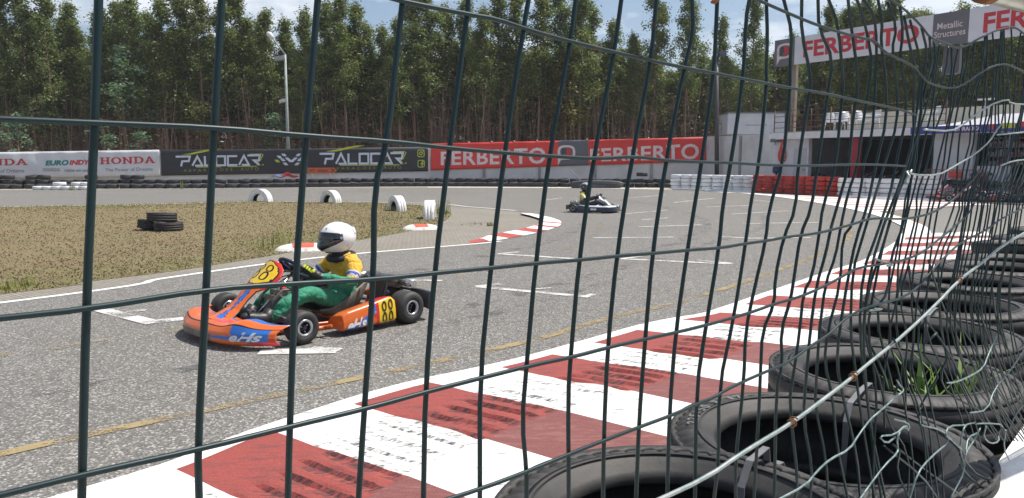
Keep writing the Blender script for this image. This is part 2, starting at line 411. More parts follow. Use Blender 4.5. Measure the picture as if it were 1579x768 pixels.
ts = [0, .12, .13, .22, .34, .42, .46, .50, .54, .58, .62, .66, .70, .76, .82, .88, .94, .98, 1.02, 1.06, 1.10, 1.13, 1.3, 1.55, 1.8, 2.1, 2.4]
mb = MB(); rows = []
sm_i = list(range(0, len(near_edge), 1))
Kr = random.Random(3)
for i in sm_i:
    p = near_edge[i]
    a = R(-39+max(0, min(1, (p.y-5)/8))*37); d = Vector((math.cos(a), math.sin(a), 0))
    ph, red = phase(i); row = []
    W = 2.4 if p.y < 8 else 2.4-.75*min(1, (p.y-8)/6)
    for t in ts:
        tt = t if t < 1.2 else 1.2+(t-1.2)*(W-1.2)/1.2
        z = .018+.010*min(1, t/.3)
        if t >= .5: z = .03+.022*min(1, (t-.5)/.6)
        if .55 < t < 1.12:
            q0x, q0y = p.x, p.y
            env = min(1, (t-.55)/.08)*min(1, (1.12-t)/.06)
            w = math.sin(2*math.pi*(ph*4.0+.13*mnoise.noise(Vector((q0x*5, q0y*5, t*4))))); z += env*.011*(1 if w > .3 else (w/.3 if w > -.3 else -1))*(.5 if not red else 1)
        if t > 1.12: z = .058+.004*(t-1.1)
        q = p+d*tt; row.append((q.x, q.y, z))
    rows.append((row, ph, red))
nT = len(ts)
vs = [v for r in rows for v in r[0]]; fs = []; ms = []
for i in range(len(rows)-1):
    ph, red = rows[i][1:]
    for j in range(nT-1):
        fs.append((i*nT+j, i*nT+j+1, (i+1)*nT+j+1, (i+1)*nT+j))
        t = (ts[j]+ts[j+1])/2
        wob = .55*mnoise.noise(Vector((near_edge[i].x*7, near_edge[i].y*7, ts[j]*9)))+.35*mnoise.noise(Vector((near_edge[i].x*26, near_edge[i].y*26, ts[j]*20)))
        if not red and .46 < t < 1.10 and abs(math.sin(2*math.pi*ph*4.0)+wob) < .6: k = 4
        elif t < .125 or not red: k = 0
        elif t < .50: k = 1
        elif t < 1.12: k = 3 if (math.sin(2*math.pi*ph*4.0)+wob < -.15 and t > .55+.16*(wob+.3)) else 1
        else: k = 2
        ms.append(k)
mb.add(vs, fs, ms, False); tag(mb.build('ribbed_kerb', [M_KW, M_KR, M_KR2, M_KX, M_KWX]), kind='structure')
flat('kerb_apron', [(p.x+d0.x, p.y+d0.y) for p, d0 in ((near_edge[i], Vector((1.0, -.75, 0))) for i in range(0, len(near_edge)-260, 40))]+[(8.8, 11.6), (2.6, .4), (-1.2, -3)], .009, M_KW)

# ------------------------------------------------------------------ striped run-off on the far bend
MF_R = mat('run_off_red', (.36, .16, .14, 1), .85, (.28, .14, .12, 1), 3)
MF_W = mat('run_off_white', (.78, .77, .74, 1), .8, (.68, .66, .62, 1), 3)
bend = [p for p in EDGE if 17.5 < p.y < 38.5 and p.x > 8.1][::-1]      # from far to near
bend = smooth_line(bend[::6]+[bend[-1]], .1)
def back_x(y): return 15.8+(y-27.5)*(-.62) if y > 25 else 16.6
mb = MB(); n = 0; cum = 0
for a, b in zip(bend, bend[1:]):
    cum += (b-a).length
    if a.y < 20.6: break
    red = (cum % 1.35) > .85
    f = lambda p: (min(back_x(p.y), p.x+5.6) if p.y > 24 else p.x+max(.0, (p.y-20.6))*1.5)
    sh = lambda p: (p.y+.10*(f(p)-p.x)*.9)
    va = [(a.x+.45, a.y, .018), (f(a), sh(a), .018), (f(b), sh(b), .018), (b.x+.45, b.y, .018)]
    mb.add(va, [(0, 3, 2, 1)], 1 if red else 0)
tag(mb.build('striped_run_off', [MF_W, MF_R]), kind='structure')
mb = MB(); bl = [p for p in EDGE if 12.4 < p.y < 38 and p.x > 6.3]
strip_mesh(mb, bl, -.50, -.03, .020); tag(mb.build('bend_white_line', MF_W), kind='structure')

# small red and white kerb on the hairpin's inside
mb = MB(); inner = [p for p in LEDGE if 12.7 < p.y < 20.8 and p.x > -.9]; acc = 0
for i in range(len(inner)-1):
    a, b = inner[i], inner[i+1]; acc += (b-a).length
    t = (b-a).normalized(); nn = Vector((-t.y, t.x, 0)); w = .46*min(1, (i+1)/8, (len(inner)-i)/8)
    k = 1 if (acc % 1.15) < (.55 if a.y < 16 else .22) else 0
    mb.add([(a.x, a.y, .02), (b.x, b.y, .02), (b.x+nn.x*w, b.y+nn.y*w, .055), (a.x+nn.x*w, a.y+nn.y*w, .055)], [(0, 1, 2, 3)], k)
tag(mb.build('hairpin_kerb', [MF_W, mat('hairpin_red', (.42, .07, .06, 1), .8, (.33, .06, .05, 1), 5)]), kind='structure')

# ------------------------------------------------------------------ infield grass blades
def inside(x, y, P):
    c = False; n = len(P); j = n-1
    for i in range(n):
        if (P[i].y > y) != (P[j].y > y) and x < (P[j].x-P[i].x)*(y-P[i].y)/(P[j].y-P[i].y)+P[i].x: c = not c
        j = i
    return c
def edist(x, y, P): return min((p.x-x)**2+(p.y-y)**2 for p in P)**.5
MG = [mat('dry_blades', (.25, .19, .10, 1), .9, (.19, .145, .078, 1), .7, coord='Object'), mat('olive_blades', (.205, .19, .07, 1), .9, (.165, .16, .06, 1), .7), mat('green_blades', (.20, .225, .055, 1), .8, (.24, .24, .07, 1), .7), mat('rust_blades', (.235, .15, .09, 1), .9, (.20, .13, .08, 1), .7)]
gp = [p for p in grass_poly]
from mathutils import noise as mnoise
mb = MB(); gr = random.Random(11); made = 0
while made < 42000:
    y = 5.5+21.2*gr.random()**1.25; xm = y*.72+1; x = -gr.random()*xm
    if not inside(x, y, gp): continue
    if y > 20 and x < -16: continue
    d = edist(x, y, gp[::2]); nz = mnoise.noise(Vector((x*.35, y*.35, 0))); nz2 = mnoise.noise(Vector((x*.9+9, y*.9, 3)))
    g = (1.0-d/1.6)*.9+nz*.9+nz2*.4+(.35 if y > 19 else 0)
    k = 2 if g > 1.05 else (1 if g > .22 else (3 if nz2 < -.22 else 0))
    if gr.random() < .15: k = gr.choice((0, 1, 3))
    if gr.random() > .62+g*.5: 
        if gr.random() < .5: continue
    h = (.008+.018*gr.random())*(1.7 if k == 2 else 1); a = gr.random()*6.28; w = .006+.006*y/12
    lx = (gr.random()-.5)*.07; ly = (gr.random()-.5)*.07
    mb.add([(x-math.cos(a)*w, y-math.sin(a)*w, .008), (x+math.cos(a)*w, y+math.sin(a)*w, .008), (x+lx, y+ly, .01+h)], [(0, 1, 2)], k); made += 1
tag(mb.build('infield_grass', MG), 'dry brown infield grass with green fringes', 'grass', kind='stuff')
# taller weeds
def weed(px, py, h, n, label, k=2, z=0, sp=.12, m=None, cat='weed'):
    c = G(px, py); mb = MB(); w = random.Random(int(px*7+py))
    for i in range(n):
        a = w.random()*6.28; r = sp*w.random()**.7; x, y = c.x+math.cos(a)*r, c.y+math.sin(a)*r; hh = h*(.5+.5*w.random()); b = w.random()*6.28; ln = .35*hh*w.random()
        ww = .004+.004*w.random(); dx, dy = math.cos(b)*ln, math.sin(b)*ln; px_, py_ = -math.sin(b)*ww, math.cos(b)*ww
        mb.add([(x-px_, y-py_, z), (x+px_, y+py_, z), (x+dx*.4+px_*.8, y+dy*.4+py_*.8, z+hh*.6), (x+dx*.4-px_*.8, y+dy*.4-py_*.8, z+hh*.6), (x+dx, y+dy, z+hh)], [(0, 1, 2, 3), (3, 2, 4)], 0)
    return tag(mb.build('weed', m or MG[k]), label, cat, kind='stuff')
MW = mat('yellow_green_weed', (.24, .27, .06, 1), .8, (.17, .22, .04, 1), 8)
weed(410, 386, .34, 26, 'yellow green weed clump in the grass behind the steering wheel', sp=.22, m=MW)
weed(436, 378, .40, 26, 'tallest yellow green weed clump, left of the white helmet', sp=.2, m=MW)
weed(36, 443, .13, 34, 'bright green tuft at the near left edge of the grass', sp=.15, m=MW)
weed(20, 448, .09, 60, 'low pale tuft at the far left end of the grass edge', sp=.2, m=MW)
weed(684, 330, .5, 60, 'green weeds right of the edge-on white half tyre', sp=.2)
weed(608, 325, .2, 60, 'low green weeds at the foot of the third white half tyre', sp=.45)
weed(756, 349, .12, 40, 'small green weed growing in the block paving', sp=.08)
weed(735, 346, .05, 60, 'brown dry weed patch on the block paving', sp=.45, k=3)
weed(112, 294, .5, 30, 'thin weed standing before the low white tyres', sp=.1, m=MW)
weed(281, 292, .6, 24, 'thin tall weed before the black banner', sp=.1, m=MW)
# ================================================================== TYRES
ORD = ['first', 'second', 'third', 'fourth', 'fifth', 'sixth', 'seventh', 'eighth', 'ninth', 'tenth', 'eleventh', 'twelfth', 'thirteenth', 'fourteenth', 'fifteenth', 'sixteenth', 'seventeenth', 'eighteenth', 'nineteenth', 'twentieth']
def m_rubber(name, c1, c2, dust, lo=.42, hi=.72):
    m, nt, b, out = nodes_of(name)
    n1 = noise(nt, 4, 6, .65); n2 = noise(nt, 40, 4, .7)
    c = mixc(nt, maprange(nt, n2, .3, .7, 0, 1), c1, c2); c = mixc(nt, maprange(nt, n1, lo, hi, 0, 1), c, dust)
    nt.links.new(c, b.inputs['Base Color']); b.inputs['Roughness'].default_value = .62; b.inputs['Specular IOR Level'].default_value = .45
    bump(nt, b, n2, .25, .004); return m
M_RUB = m_rubber('weathered_rubber', (.016, .0155, .0155, 1), (.030, .029, .028, 1), (.066, .060, .054, 1))
M_RUBF = m_rubber('far_rubber', (.018, .018, .02, 1), (.03, .03, .032, 1), (.05, .05, .05, 1))
M_WTYRE = mat('white_painted_rubber', (.74, .74, .74, 1), .7, (.56, .55, .53, 1), 7, bmp=.2, lo=.45, hi=.8)
M_WORNT = mat('peeling_white_rubber', (.74, .74, .72, 1), .75, (.10, .10, .10, 1), 16, bmp=.2, lo=.60, hi=.68)
M_RTYRE = mat('red_painted_rubber', (.52, .045, .025, 1), .65, (.36, .03, .02, 1), 6, bmp=.2)
def tyre_profile(Ro, Ri, W, groove=True):
    """closed section in (r, z), centred at z 0"""
    h = W/2; P = [(Ri, -h*.62), (Ri+.012, -h*.80), (Ri+.03, -h*.93), (Ri+.05, -h*.985), ((Ri+Ro)/2, -h), (Ro-.035, -h*.96), (Ro-.016, -h*.88), (Ro-.005, -h*.74)]
    if groove:
        for g in (-.42, -.14, .14, .42):
            z = g*W; P += [(Ro, z-.008), (Ro-.010, z-.005), (Ro-.010, z+.005), (Ro, z+.008)]
    P += [(Ro-.005, h*.74), (Ro-.016, h*.88), (Ro-.035, h*.96)]
    if groove: P += [(Ro-.052, h*.985), (Ro-.055, h*.97), (Ro-.061, h*.97), (Ro-.064, h)]
    else: P += [((Ri+Ro)/2, h)]
    P += [(Ri+.05, h*.985), (Ri+.034, h*.95), (Ri+.028, h*.87), (Ri+.012, h*.80), (Ri, h*.62)]
    P += [(Ri+.018, h*.5), (Ro-.03, h*.72), (Ro-.022, 0), (Ro-.03, -h*.72), (Ri+.018, -h*.5)]
    return P
def tyre_mesh(Ro, Ri, W, seg=96, lugs=True, groove=True, M=None):
    mb = MB(); prof = tyre_profile(Ro, Ri, W, groove)
    sh = {j for j, (r, z) in enumerate(prof) if r > Ro-.04 and r < Ro-.003 and abs(z) > W*.3}
    def fn(k, j, r, z):
        if lugs and j in sh and (k % 4 == 3): return r-.007, z*.975
        return r, z
    mb.lathe(prof, seg, 0, M, True, fn); return mb
near_proto = tyre_mesh(.315, .213, .207, 216).build('car_tyre', M_RUB)
near_proto2 = tyre_mesh(.30, .200, .205, 216).build('car_tyre', M_RUB)
NT = [(.262, 1.075, 1, .045), (.655, 1.515, 0, 0), (1.05, 2.03, 0, 0), (1.395, 2.52, 0, 0), (1.78, 3.02, 0, .0), (2.18, 3.50, 0, .02), (2.62, 3.95, 0, .02), (3.02, 4.42, 0, 0), (3.42, 4.92, 0, .06), (3.86, 5.40, 0, .03), (4.30, 5.88, 0, .05), (4.76, 6.34, 0, .1), (5.22, 6.80, 0, .0)]
wh = ['nearest stack of the kerbside barrier', 'second nearest kerbside stack with size lettering', 'third nearest kerbside stack with grass inside', 'fourth nearest kerbside stack', 'fifth nearest kerbside stack', 'sixth nearest kerbside stack', 'seventh nearest kerbside stack', 'eighth nearest kerbside stack', 'ninth nearest kerbside stack', 'tenth nearest kerbside stack', 'eleventh nearest kerbside stack', 'twelfth nearest kerbside stack', 'farthest kerbside stack']
lv = ['bottom black tyre', 'second black tyre up', 'third black tyre up', 'top black tyre']
first = {0: True, 1: True}; tr = random.Random(5); TOPS = []
for i, (x, y, k, dz) in enumerate(NT):
    z = 0; jx = jy = 0
    for l in range(4):
        sc_ = 1 if l == 3 else tr.uniform(.955, 1.03)
        src = near_proto2 if k else near_proto
        o = src if first[k] else src.copy()
        if not first[k]: col.objects.link(o)
        first[k] = False
        if l == 3: jx = jy = 0
        else: jx, jy = (tr.random()-.5)*.03, (tr.random()-.5)*.03
        hgt = .207+(dz/4)
        o.location = (x+jx, y+jy, z+hgt/2+ .004); z += hgt
        tilt = (R(4), R(-2)) if (l == 3 and i in (8, 11)) else (0, 0)
        o.rotation_euler = (tilt[0], tilt[1], tr.random()*6.28)
        o.scale = (sc_, sc_, 1)
        tag(o, '%s of the %s' % (lv[l], wh[i]), 'tyre', 'black car tyres stacked beside the ribbed kerb')
        if l == 3: TOPS.append((Vector((x, y, z+.004)), o))
# raised size lettering on the second stack's top tyre
M_LET = mat('scuffed_lettering', (.16, .155, .15, 1), .6, (.10, .10, .10, 1), 30)
def arc_text(mb, s, c, r, zt, a_start, h, w, step):
    a = a_start
    for ch in s:
        if ch != ' ':
            e = Vector((math.sin(a), -math.cos(a), 0)); out = Vector((math.cos(a), math.sin(a), 0))   # reads clockwise seen from above
            o = Vector(c)+out*r; ww = w*(.5 if ch in '/1' else 1)
            put_text(mb, ch, lambda u, v: o+e*u+out*v+Vector((0, 0, zt)), -ww/2, ww/2, 0, h, bold=.02)
        a -= step
M_LET2 = mat('dull_lettering', (.085, .08, .075, 1), .6, (.06, .055, .05, 1), 30)
top2 = TOPS[1][1]; mb = MB()
arc_text(mb, '225/50 R 17', (0, 0, 0), .256, .1045, R(166)-top2.rotation_euler.z, .024, .018, .093)
mb.build('lettering', M_LET, top2)
# grey plastic straps that tie neighbouring stacks
M_STRAP = mat('grey_strap', (.20, .20, .205, 1), .45, (.14, .14, .14, 1), 20)
def strap(i, j, label):
    a, b = TOPS[i][0], TOPS[j][0]; d = (b-a); d.z = 0; d.normalize(); n = Vector((-d.y, d.x, 0)); ra = .215; rb = .215
    mid = (a+b)/2; za = a.z; zb = b.z
    A = a+d*(ra-.02); B = b-d*(rb-.02)
    pts = [A+Vector((0, 0, -.16)), A+Vector((0, 0, -.03)), A+d*.03+Vector((0, 0, .008)), A+d*.10+Vector((0, 0, .012)), B-d*.09+Vector((0, 0, .012)), B-d*.03+Vector((0, 0, .008)), B+Vector((0, 0, -.03)), B+Vector((0, 0, -.16))]
    mb = MB(); vs = []
    for p in pts: vs += [p-n*.0065, p+n*.0065]
    mb.add(vs, [(2*i, 2*i+1, 2*i+3, 2*i+2) for i in range(len(pts)-1)]); o = mb.build('strap', M_STRAP, solid=.0025)
    tag(o, label, 'strap', 'grey straps tying the tyre stacks')
strap(0, 1, 'grey plastic strap between the two nearest tyre stacks')
strap(1, 2, 'grey plastic strap joining the lettered tyre to the grassy tyre')
strap(3, 4, 'grey plastic strap between the fourth and fifth nearest stacks')
# plants growing up through the third stack
c = TOPS[2][0]; mb = MB(); w = random.Random(9)
for i in range(60):
    a = w.random()*6.28; r = .10*w.random()**.5; x, y = c.x+.11+math.cos(a)*r, c.y-.085+math.sin(a)*r; hh = .16+.26*w.random()**1.3; b_ = w.random()*6.28; ln = hh*(.15+.5*w.random())
    ww = .003+.0035*w.random(); dx, dy = math.cos(b_)*ln, math.sin(b_)*ln; ox, oy = -math.sin(b_)*ww, math.cos(b_)*ww; z0 = c.z-.27
    mb.add([(x-ox, y-oy, z0), (x+ox, y+oy, z0), (x+dx*.35+ox, y+dy*.35+oy, z0+hh*.65), (x+dx*.35-ox, y+dy*.35-oy, z0+hh*.65), (x+dx, y+dy, z0+hh*(.8+.2*w.random()))], [(0, 1, 2, 3), (3, 2, 4)])
tag(mb.build('grass_tuft', mat('fresh_grass', (.10, .20, .03, 1), .6, (.20, .28, .06, 1), 12)), 'fresh green grass growing out of a tyre in the barrier', 'grass', kind='stuff')

# ------------------------------------------------------------------ white half tyres set upright in the grass
def half_tyre(px, py, ang, Ro, W, label, m):
    M = Matrix.Rotation(R(90), 4, 'X')
    mb = tyre_mesh(Ro, Ro*.60, W, 72, True, True, M)
    o = mb.build('half_tyre', [m, M_RUBF]); o.data.polygons.foreach_get
    n = len(tyre_profile(Ro, Ro*.6, W))
    for p in o.data.polygons:                       # the bare rubber inside the casing
        if p.index % n >= n-6 or p.index % n == 0: p.material_index = 1
    c = G(px, py); o.location = (c.x, c.y, .02); o.rotation_euler = (0, 0, ang); return tag(o, label, 'half tyre', 'white half tyres standing in the grass')
half_tyre(402, 311, R(-22), .43, .30, 'white half tyre arch, leftmost and farthest of the four in the grass', M_WTYRE)
half_tyre(510, 313, R(-38), .42, .30, 'white half tyre arch standing above and behind the white helmet', M_WTYRE)
half_tyre(612, 325, R(-58), .42, .27, 'white half tyre turned nearly edge-on, third from the left', M_WTYRE)
half_tyre(663, 337, R(-88), .44, .27, 'peeling white half tyre seen edge-on, nearest of the four', M_WORNT)
# ------------------------------------------------------------------ black tyre heap in the grass
def loose_tyre(loc, rot, label, Ro=.30, W=.2, m=M_RUB):
    o = tyre_mesh(Ro, Ro*.6, W, 64).build('scrap_tyre', m); o.location = loc; o.rotation_euler = rot
    return tag(o, label, 'tyre', 'heap of black tyres in the dry grass')
c = G(250, 357)
loose_tyre((c.x+.09, c.y+.1, .10), (0, 0, 0), 'lowest black tyre at the right front of the grass heap', .28, .17)
loose_tyre((c.x-.26, c.y+.45, .10), (0, 0, 1), 'black tyre at the left back bottom of the grass heap', .31, .18)
loose_tyre((c.x-.12, c.y+.28, .275), (R(3), R(2), 2), 'black tyre lying on top of the grass heap', .29, .18)
loose_tyre((c.x-.38, c.y+.25, .12), (0, R(10), .5), 'leftmost black tyre of the grass heap, partly behind the others', .22, .18)
# ------------------------------------------------------------------ painted concrete bumps
def turtle(px, py, L, Wd, rz, label):
    mb = MB()
    def fn(u, v):
        x = (u-.5)*L; y = (v-.5)*Wd; e = max(0, 1-abs(2*u-1)**3); g = max(0, 1-abs(2*v-1)**2.5)
        return Vector((x*(.86+.14*g), y*(.75+.25*e), .11*min(e, 1)**.6*g**.6))
    mb.grid(fn, 24, 12, mif=lambda u, v: 1 if .30 < u < .68 and v > .12 else 0)
    o = mb.build('concrete_bump', [mat('bump_white', (.72, .70, .66, 1), .85, (.42, .38, .32, 1), 9, bmp=.4, lo=.5, hi=.7), mat('bump_red', (.62, .11, .06, 1), .8, (.50, .10, .06, 1), 9, bmp=.4)])
    c = G(px, py); o.location = (c.x, c.y, .006); o.rotation_euler = (0, 0, rz); return tag(o, label, 'track bump', 'red and white concrete bumps beside the grass')
turtle(470, 386, .92, .46, R(14), 'red and white concrete bump at the grass edge directly behind the orange kart')
turtle(649, 354, .78, .42, R(20), 'red and white concrete bump near the edge-on half tyre')

# ================================================================== FAR TYRE BARRIERS
far_seg = 28
fp = tyre_mesh(.31, .19, .215, far_seg, False, False); far_black = fp.build('barrier_tyre', M_RUBF)
far_white = tyre_mesh(.31, .19, .172, far_seg, False, False).build('painted_tyre', M_WTYRE)
far_red = tyre_mesh(.31, .19, .178, far_seg, False, False).build('painted_tyre', M_RTYRE)
used = set()
def inst(src, loc, rz=0, tilt=0):
    o = src if src.name not in used else src.copy()
    if src.name in used: col.objects.link(o)
    used.add(src.name); o.location = loc; o.rotation_euler = (tilt, 0, rz); return o
bt = random.Random(21)
line = smooth_line([G(-60, 292.5), G(0, 292), G(300, 291), G(660, 288), G(1030, 290)], .60)
cut = len(line)
for i, p in enumerate(line):
    q = p+Vector((0, .45, 0)); px = 789.5+F_PX*q.x/q.y
    if px > 1040: continue
    band = 'under the white banner' if px < 245 else ('under the black banner' if px < 660 else ('under the left half of the red banner' if px < 862 else 'under the right half of the red banner'))
    if 880 < px < 1000: levels = 2
    else: levels = 2
    hs = .24
    for l in range(levels):
        o = inst(far_black, (q.x+(bt.random()-.5)*.06, q.y+(bt.random()-.5)*.10+(.18 if l else 0), .13+hs*l), bt.random()*6, (R(bt.uniform(-7, 7)) if l else 0))
        tag(o, 'black tyre in the %s row %s' % (['bottom', 'upper'][l], band), 'tyre', 'black far barrier tyres, %s row %s' % (['bottom', 'upper'][l], band))
    if px < 245 and bt.random() < .55:
        o = inst(far_black, (q.x, q.y+.2, .13+hs*2), 0, R(bt.uniform(-8, 8)))
        tag(o, 'black tyre lying third up on the far barrier under the white banner', 'tyre', 'third row black tyres under the white banner')
o = inst(far_black, (G(992, 290).x, G(992, 290).y+.5, .60+.13), 0); tag(o, 'single black tyre standing highest on the far barrier below the red banner', 'tyre')
# black belt wrapped low along the barrier foot (conveyor rubber)
mb = MB(); L = smooth_line([G(250, 290.5), G(450, 289.6), G(660, 287.8), G(860, 288.8)], .5)
L = [p+Vector((0, .02, 0)) for p in L]
for a, b in zip(L, L[1:]):
    zz = .21+.02*math.sin(a.x*2.1)
    mb.add([(a.x, a.y, .02), (b.x, b.y, .02), (b.x, b.y, zz), (a.x, a.y, zz)], [(0, 1, 2, 3)])
tag(mb.build('rubber_belt', M_RUBF, solid=-.03), 'long low rubber belt along the foot of the far black tyres', 'rubber belt')
mb = MB(); a = G(878, 290); b = G(960, 290.5); n = 14
P = [a.lerp(b, i/n)+Vector((0, -.25, .18+.16*math.sin(i/n*3.14)**.3)) for i in range(n+1)]
mb.tube(P, .10, 8); mb.box(a.lerp(b, .5)+Vector((0, -.1, .14)), (2.7, .45, .24), bev=.05)
tag(mb.build('rolled_belt', mat('grey_rubber', (.10, .10, .11, 1), .6, (.06, .06, .06, 1), 8)), 'grey rolled rubber belt lying before the far barrier behind the distant kart', 'rubber belt')
mb = MB(); mb.tube([G(900, 289)+Vector((0, -.1, .25)), G(884, 289)+Vector((0, -.1, .75)), G(878, 289)+Vector((0, -.1, .95))], .035, 6)
tag(mb.build('leaning_pole', mat('grey_pole', (.25, .25, .26, 1), .5)), 'short grey pole leaning out of the far barrier by the grey belt', 'pole')
# low white tyres in front, left
for i in range(6):
    p = G(62+i*14.2, 293); o = inst(far_white, (p.x, p.y-.05, .11), i); tag(o, 'low white tyre, %s from left in the short row under the white banner' % ORD[i], 'tyre', 'short row of white tyres on the ground')
    if i in (2, 4, 5): o = inst(far_white, (p.x+.05, p.y+.03, .11+.20), i); tag(o, 'upper white tyre lying on the %s low tyre of the short white row' % ORD[i], 'tyre', 'short row of white tyres on the ground')
# painted stacks
def stacks(px0, px1, b0, b1, n, heights, src, what, group, step_up=.215):
    for i in range(n):
        f = (i+.5)/n; p = G(px0+(px1-px0)*f, b0+(b1-b0)*f)
        hN = heights[i] if isinstance(heights, list) else heights
        for l in range(hN):
            o = inst(src, (p.x+bt.uniform(-.03, .03), p.y+.32+bt.uniform(-.03, .03), .11+step_up*l), bt.random()*6)
            o.scale = (.99, .99, 1) 
            tag(o, '%s tyre, %s up in the %s stack from left, %s' % (what[0], ORD[l], ORD[i], what[1]), 'tyre', group)
stacks(1037, 1166, 292, 296, 8, 4, far_white, ('white', 'far white row'), 'white stacked tyres left of the red stacks', .19)
stacks(1166, 1298, 296.5, 303.5, 8, 4, far_red, ('red', 'red row'), 'red stacked tyres', .20)
stacks(1298, 1452, 304, 309.5, 7, [4, 4, 4, 4, 4, 5, 5], far_white, ('white', 'near white row'), 'white stacked tyres right of the red stacks', .19)
# low rubber strips lying at the stacks' feet
def foot(px0, py0, px1, py1, m, label):
    a = G(px0, py0); b = G(px1, py1); d = (b-a).normalized(); mid = (a+b)/2
    mb = MB(); mb.box((0, 0, .05), ((b-a).length, .12, .10), bev=.02); o = mb.build('rubber_strip', m); o.location = (mid.x, mid.y, 0); o.rotation_euler = (0, 0, math.atan2(d.y, d.x)); tag(o, label, 'rubber strip', 'rubber strips at the foot of the painted tyres')
foot(1037, 293, 1160, 297.0, M_WTYRE, 'white rubber strip at the foot of the far white tyre stacks')
foot(1160, 297.3, 1298, 304.8, mat('dark_red_rubber', (.17, .03, .03, 1), .6, (.10, .03, .03, 1), 5), 'dark red rubber strip at the foot of the red tyre stacks')
foot(1298, 305.3, 1450, 311, M_WTYRE, 'white rubber strip at the foot of the near white tyre stacks')

# ================================================================== WIRE FENCE
FD, FT = .369, R(47.4)                                   # distance of the fence plane, its angle to the view axis
FN = Vector((math.cos(FT), -math.sin(FT), 0))            # normal pointing to the camera side
FE = Vector((math.sin(FT), math.cos(FT), 0))
FP = CAM-FN*FD
def FW(u, v, off=0):
    p = onplane(u, v, FP, FN); return p+FN*off
def m_wire():
    m, nt, b, out = nodes_of('green_coated_wire')
    c = mixc(nt, maprange(nt, noise(nt, 30, 5, .6), .66, .72, 0, 1), (.006, .022, .026, 1), (.07, .03, .014, 1))
    c = mixc(nt, maprange(nt, noise(nt, 300, 3, .6), .3, .7, 0, .5), c, (.009, .028, .030, 1))
    nt.links.new(c, b.inputs['Base Color']); b.inputs['Roughness'].default_value = .42; b.inputs['Specular IOR Level'].default_value = .35; return m
M_WIRE = m_wire()
M_STEEL = mat('bare_galvanised_wire', (.42, .44, .43, 1), .35, (.22, .30, .28, 1), 60, metal=.4)
M_PALE = mat('chafed_pale_wire', (.24, .31, .30, 1), .4, (.08, .14, .14, 1), 90, metal=.2)
M_RUST = mat('rusty_wire', (.25, .10, .035, 1), .8, (.13, .05, .02, 1), 80)
fence = thing('wire_fence', 'torn green coated wire mesh fence across the foreground', 'fence', (FP.x, FP.y, 0))
FINV = Vector((-FP.x, -FP.y, 0))
def wire(mb, pts, r=.0018, ext0=0, ext1=0, off=0, wob=0, seg=6, n_sub=6):
    P = []
    for k, p in enumerate(pts):
        o = off+(wob*math.sin(k*2.3+pts[0][0]*.7) if wob else 0)
        P.append(FW(p[0], p[1], o))
    if ext0: d = (P[0]-P[1]).normalized(); P = [P[0]+d*ext0]+P
    if ext1: d = (P[-1]-P[-2]).normalized(); P = P+[P[-1]+d*ext1]
    # light smoothing
    Q = [P[0]]
    for a, b in zip(P, P[1:]):
        Q.append(a.lerp(b, .25)); Q.append(a.lerp(b, .75))
    Q.append(P[-1]); mb.tube([q+FINV for q in Q], r, seg)
def ext_to(P, zt):
    """extend the end of a traced wire straight on to height zt"""
    a, b = FW(*P[1]), FW(*P[0]); d = b-a
    if abs(d.z) < 1e-5: return 0
    L = (zt-b.z)/d.normalized().z
    return max(0, min(L, .7))
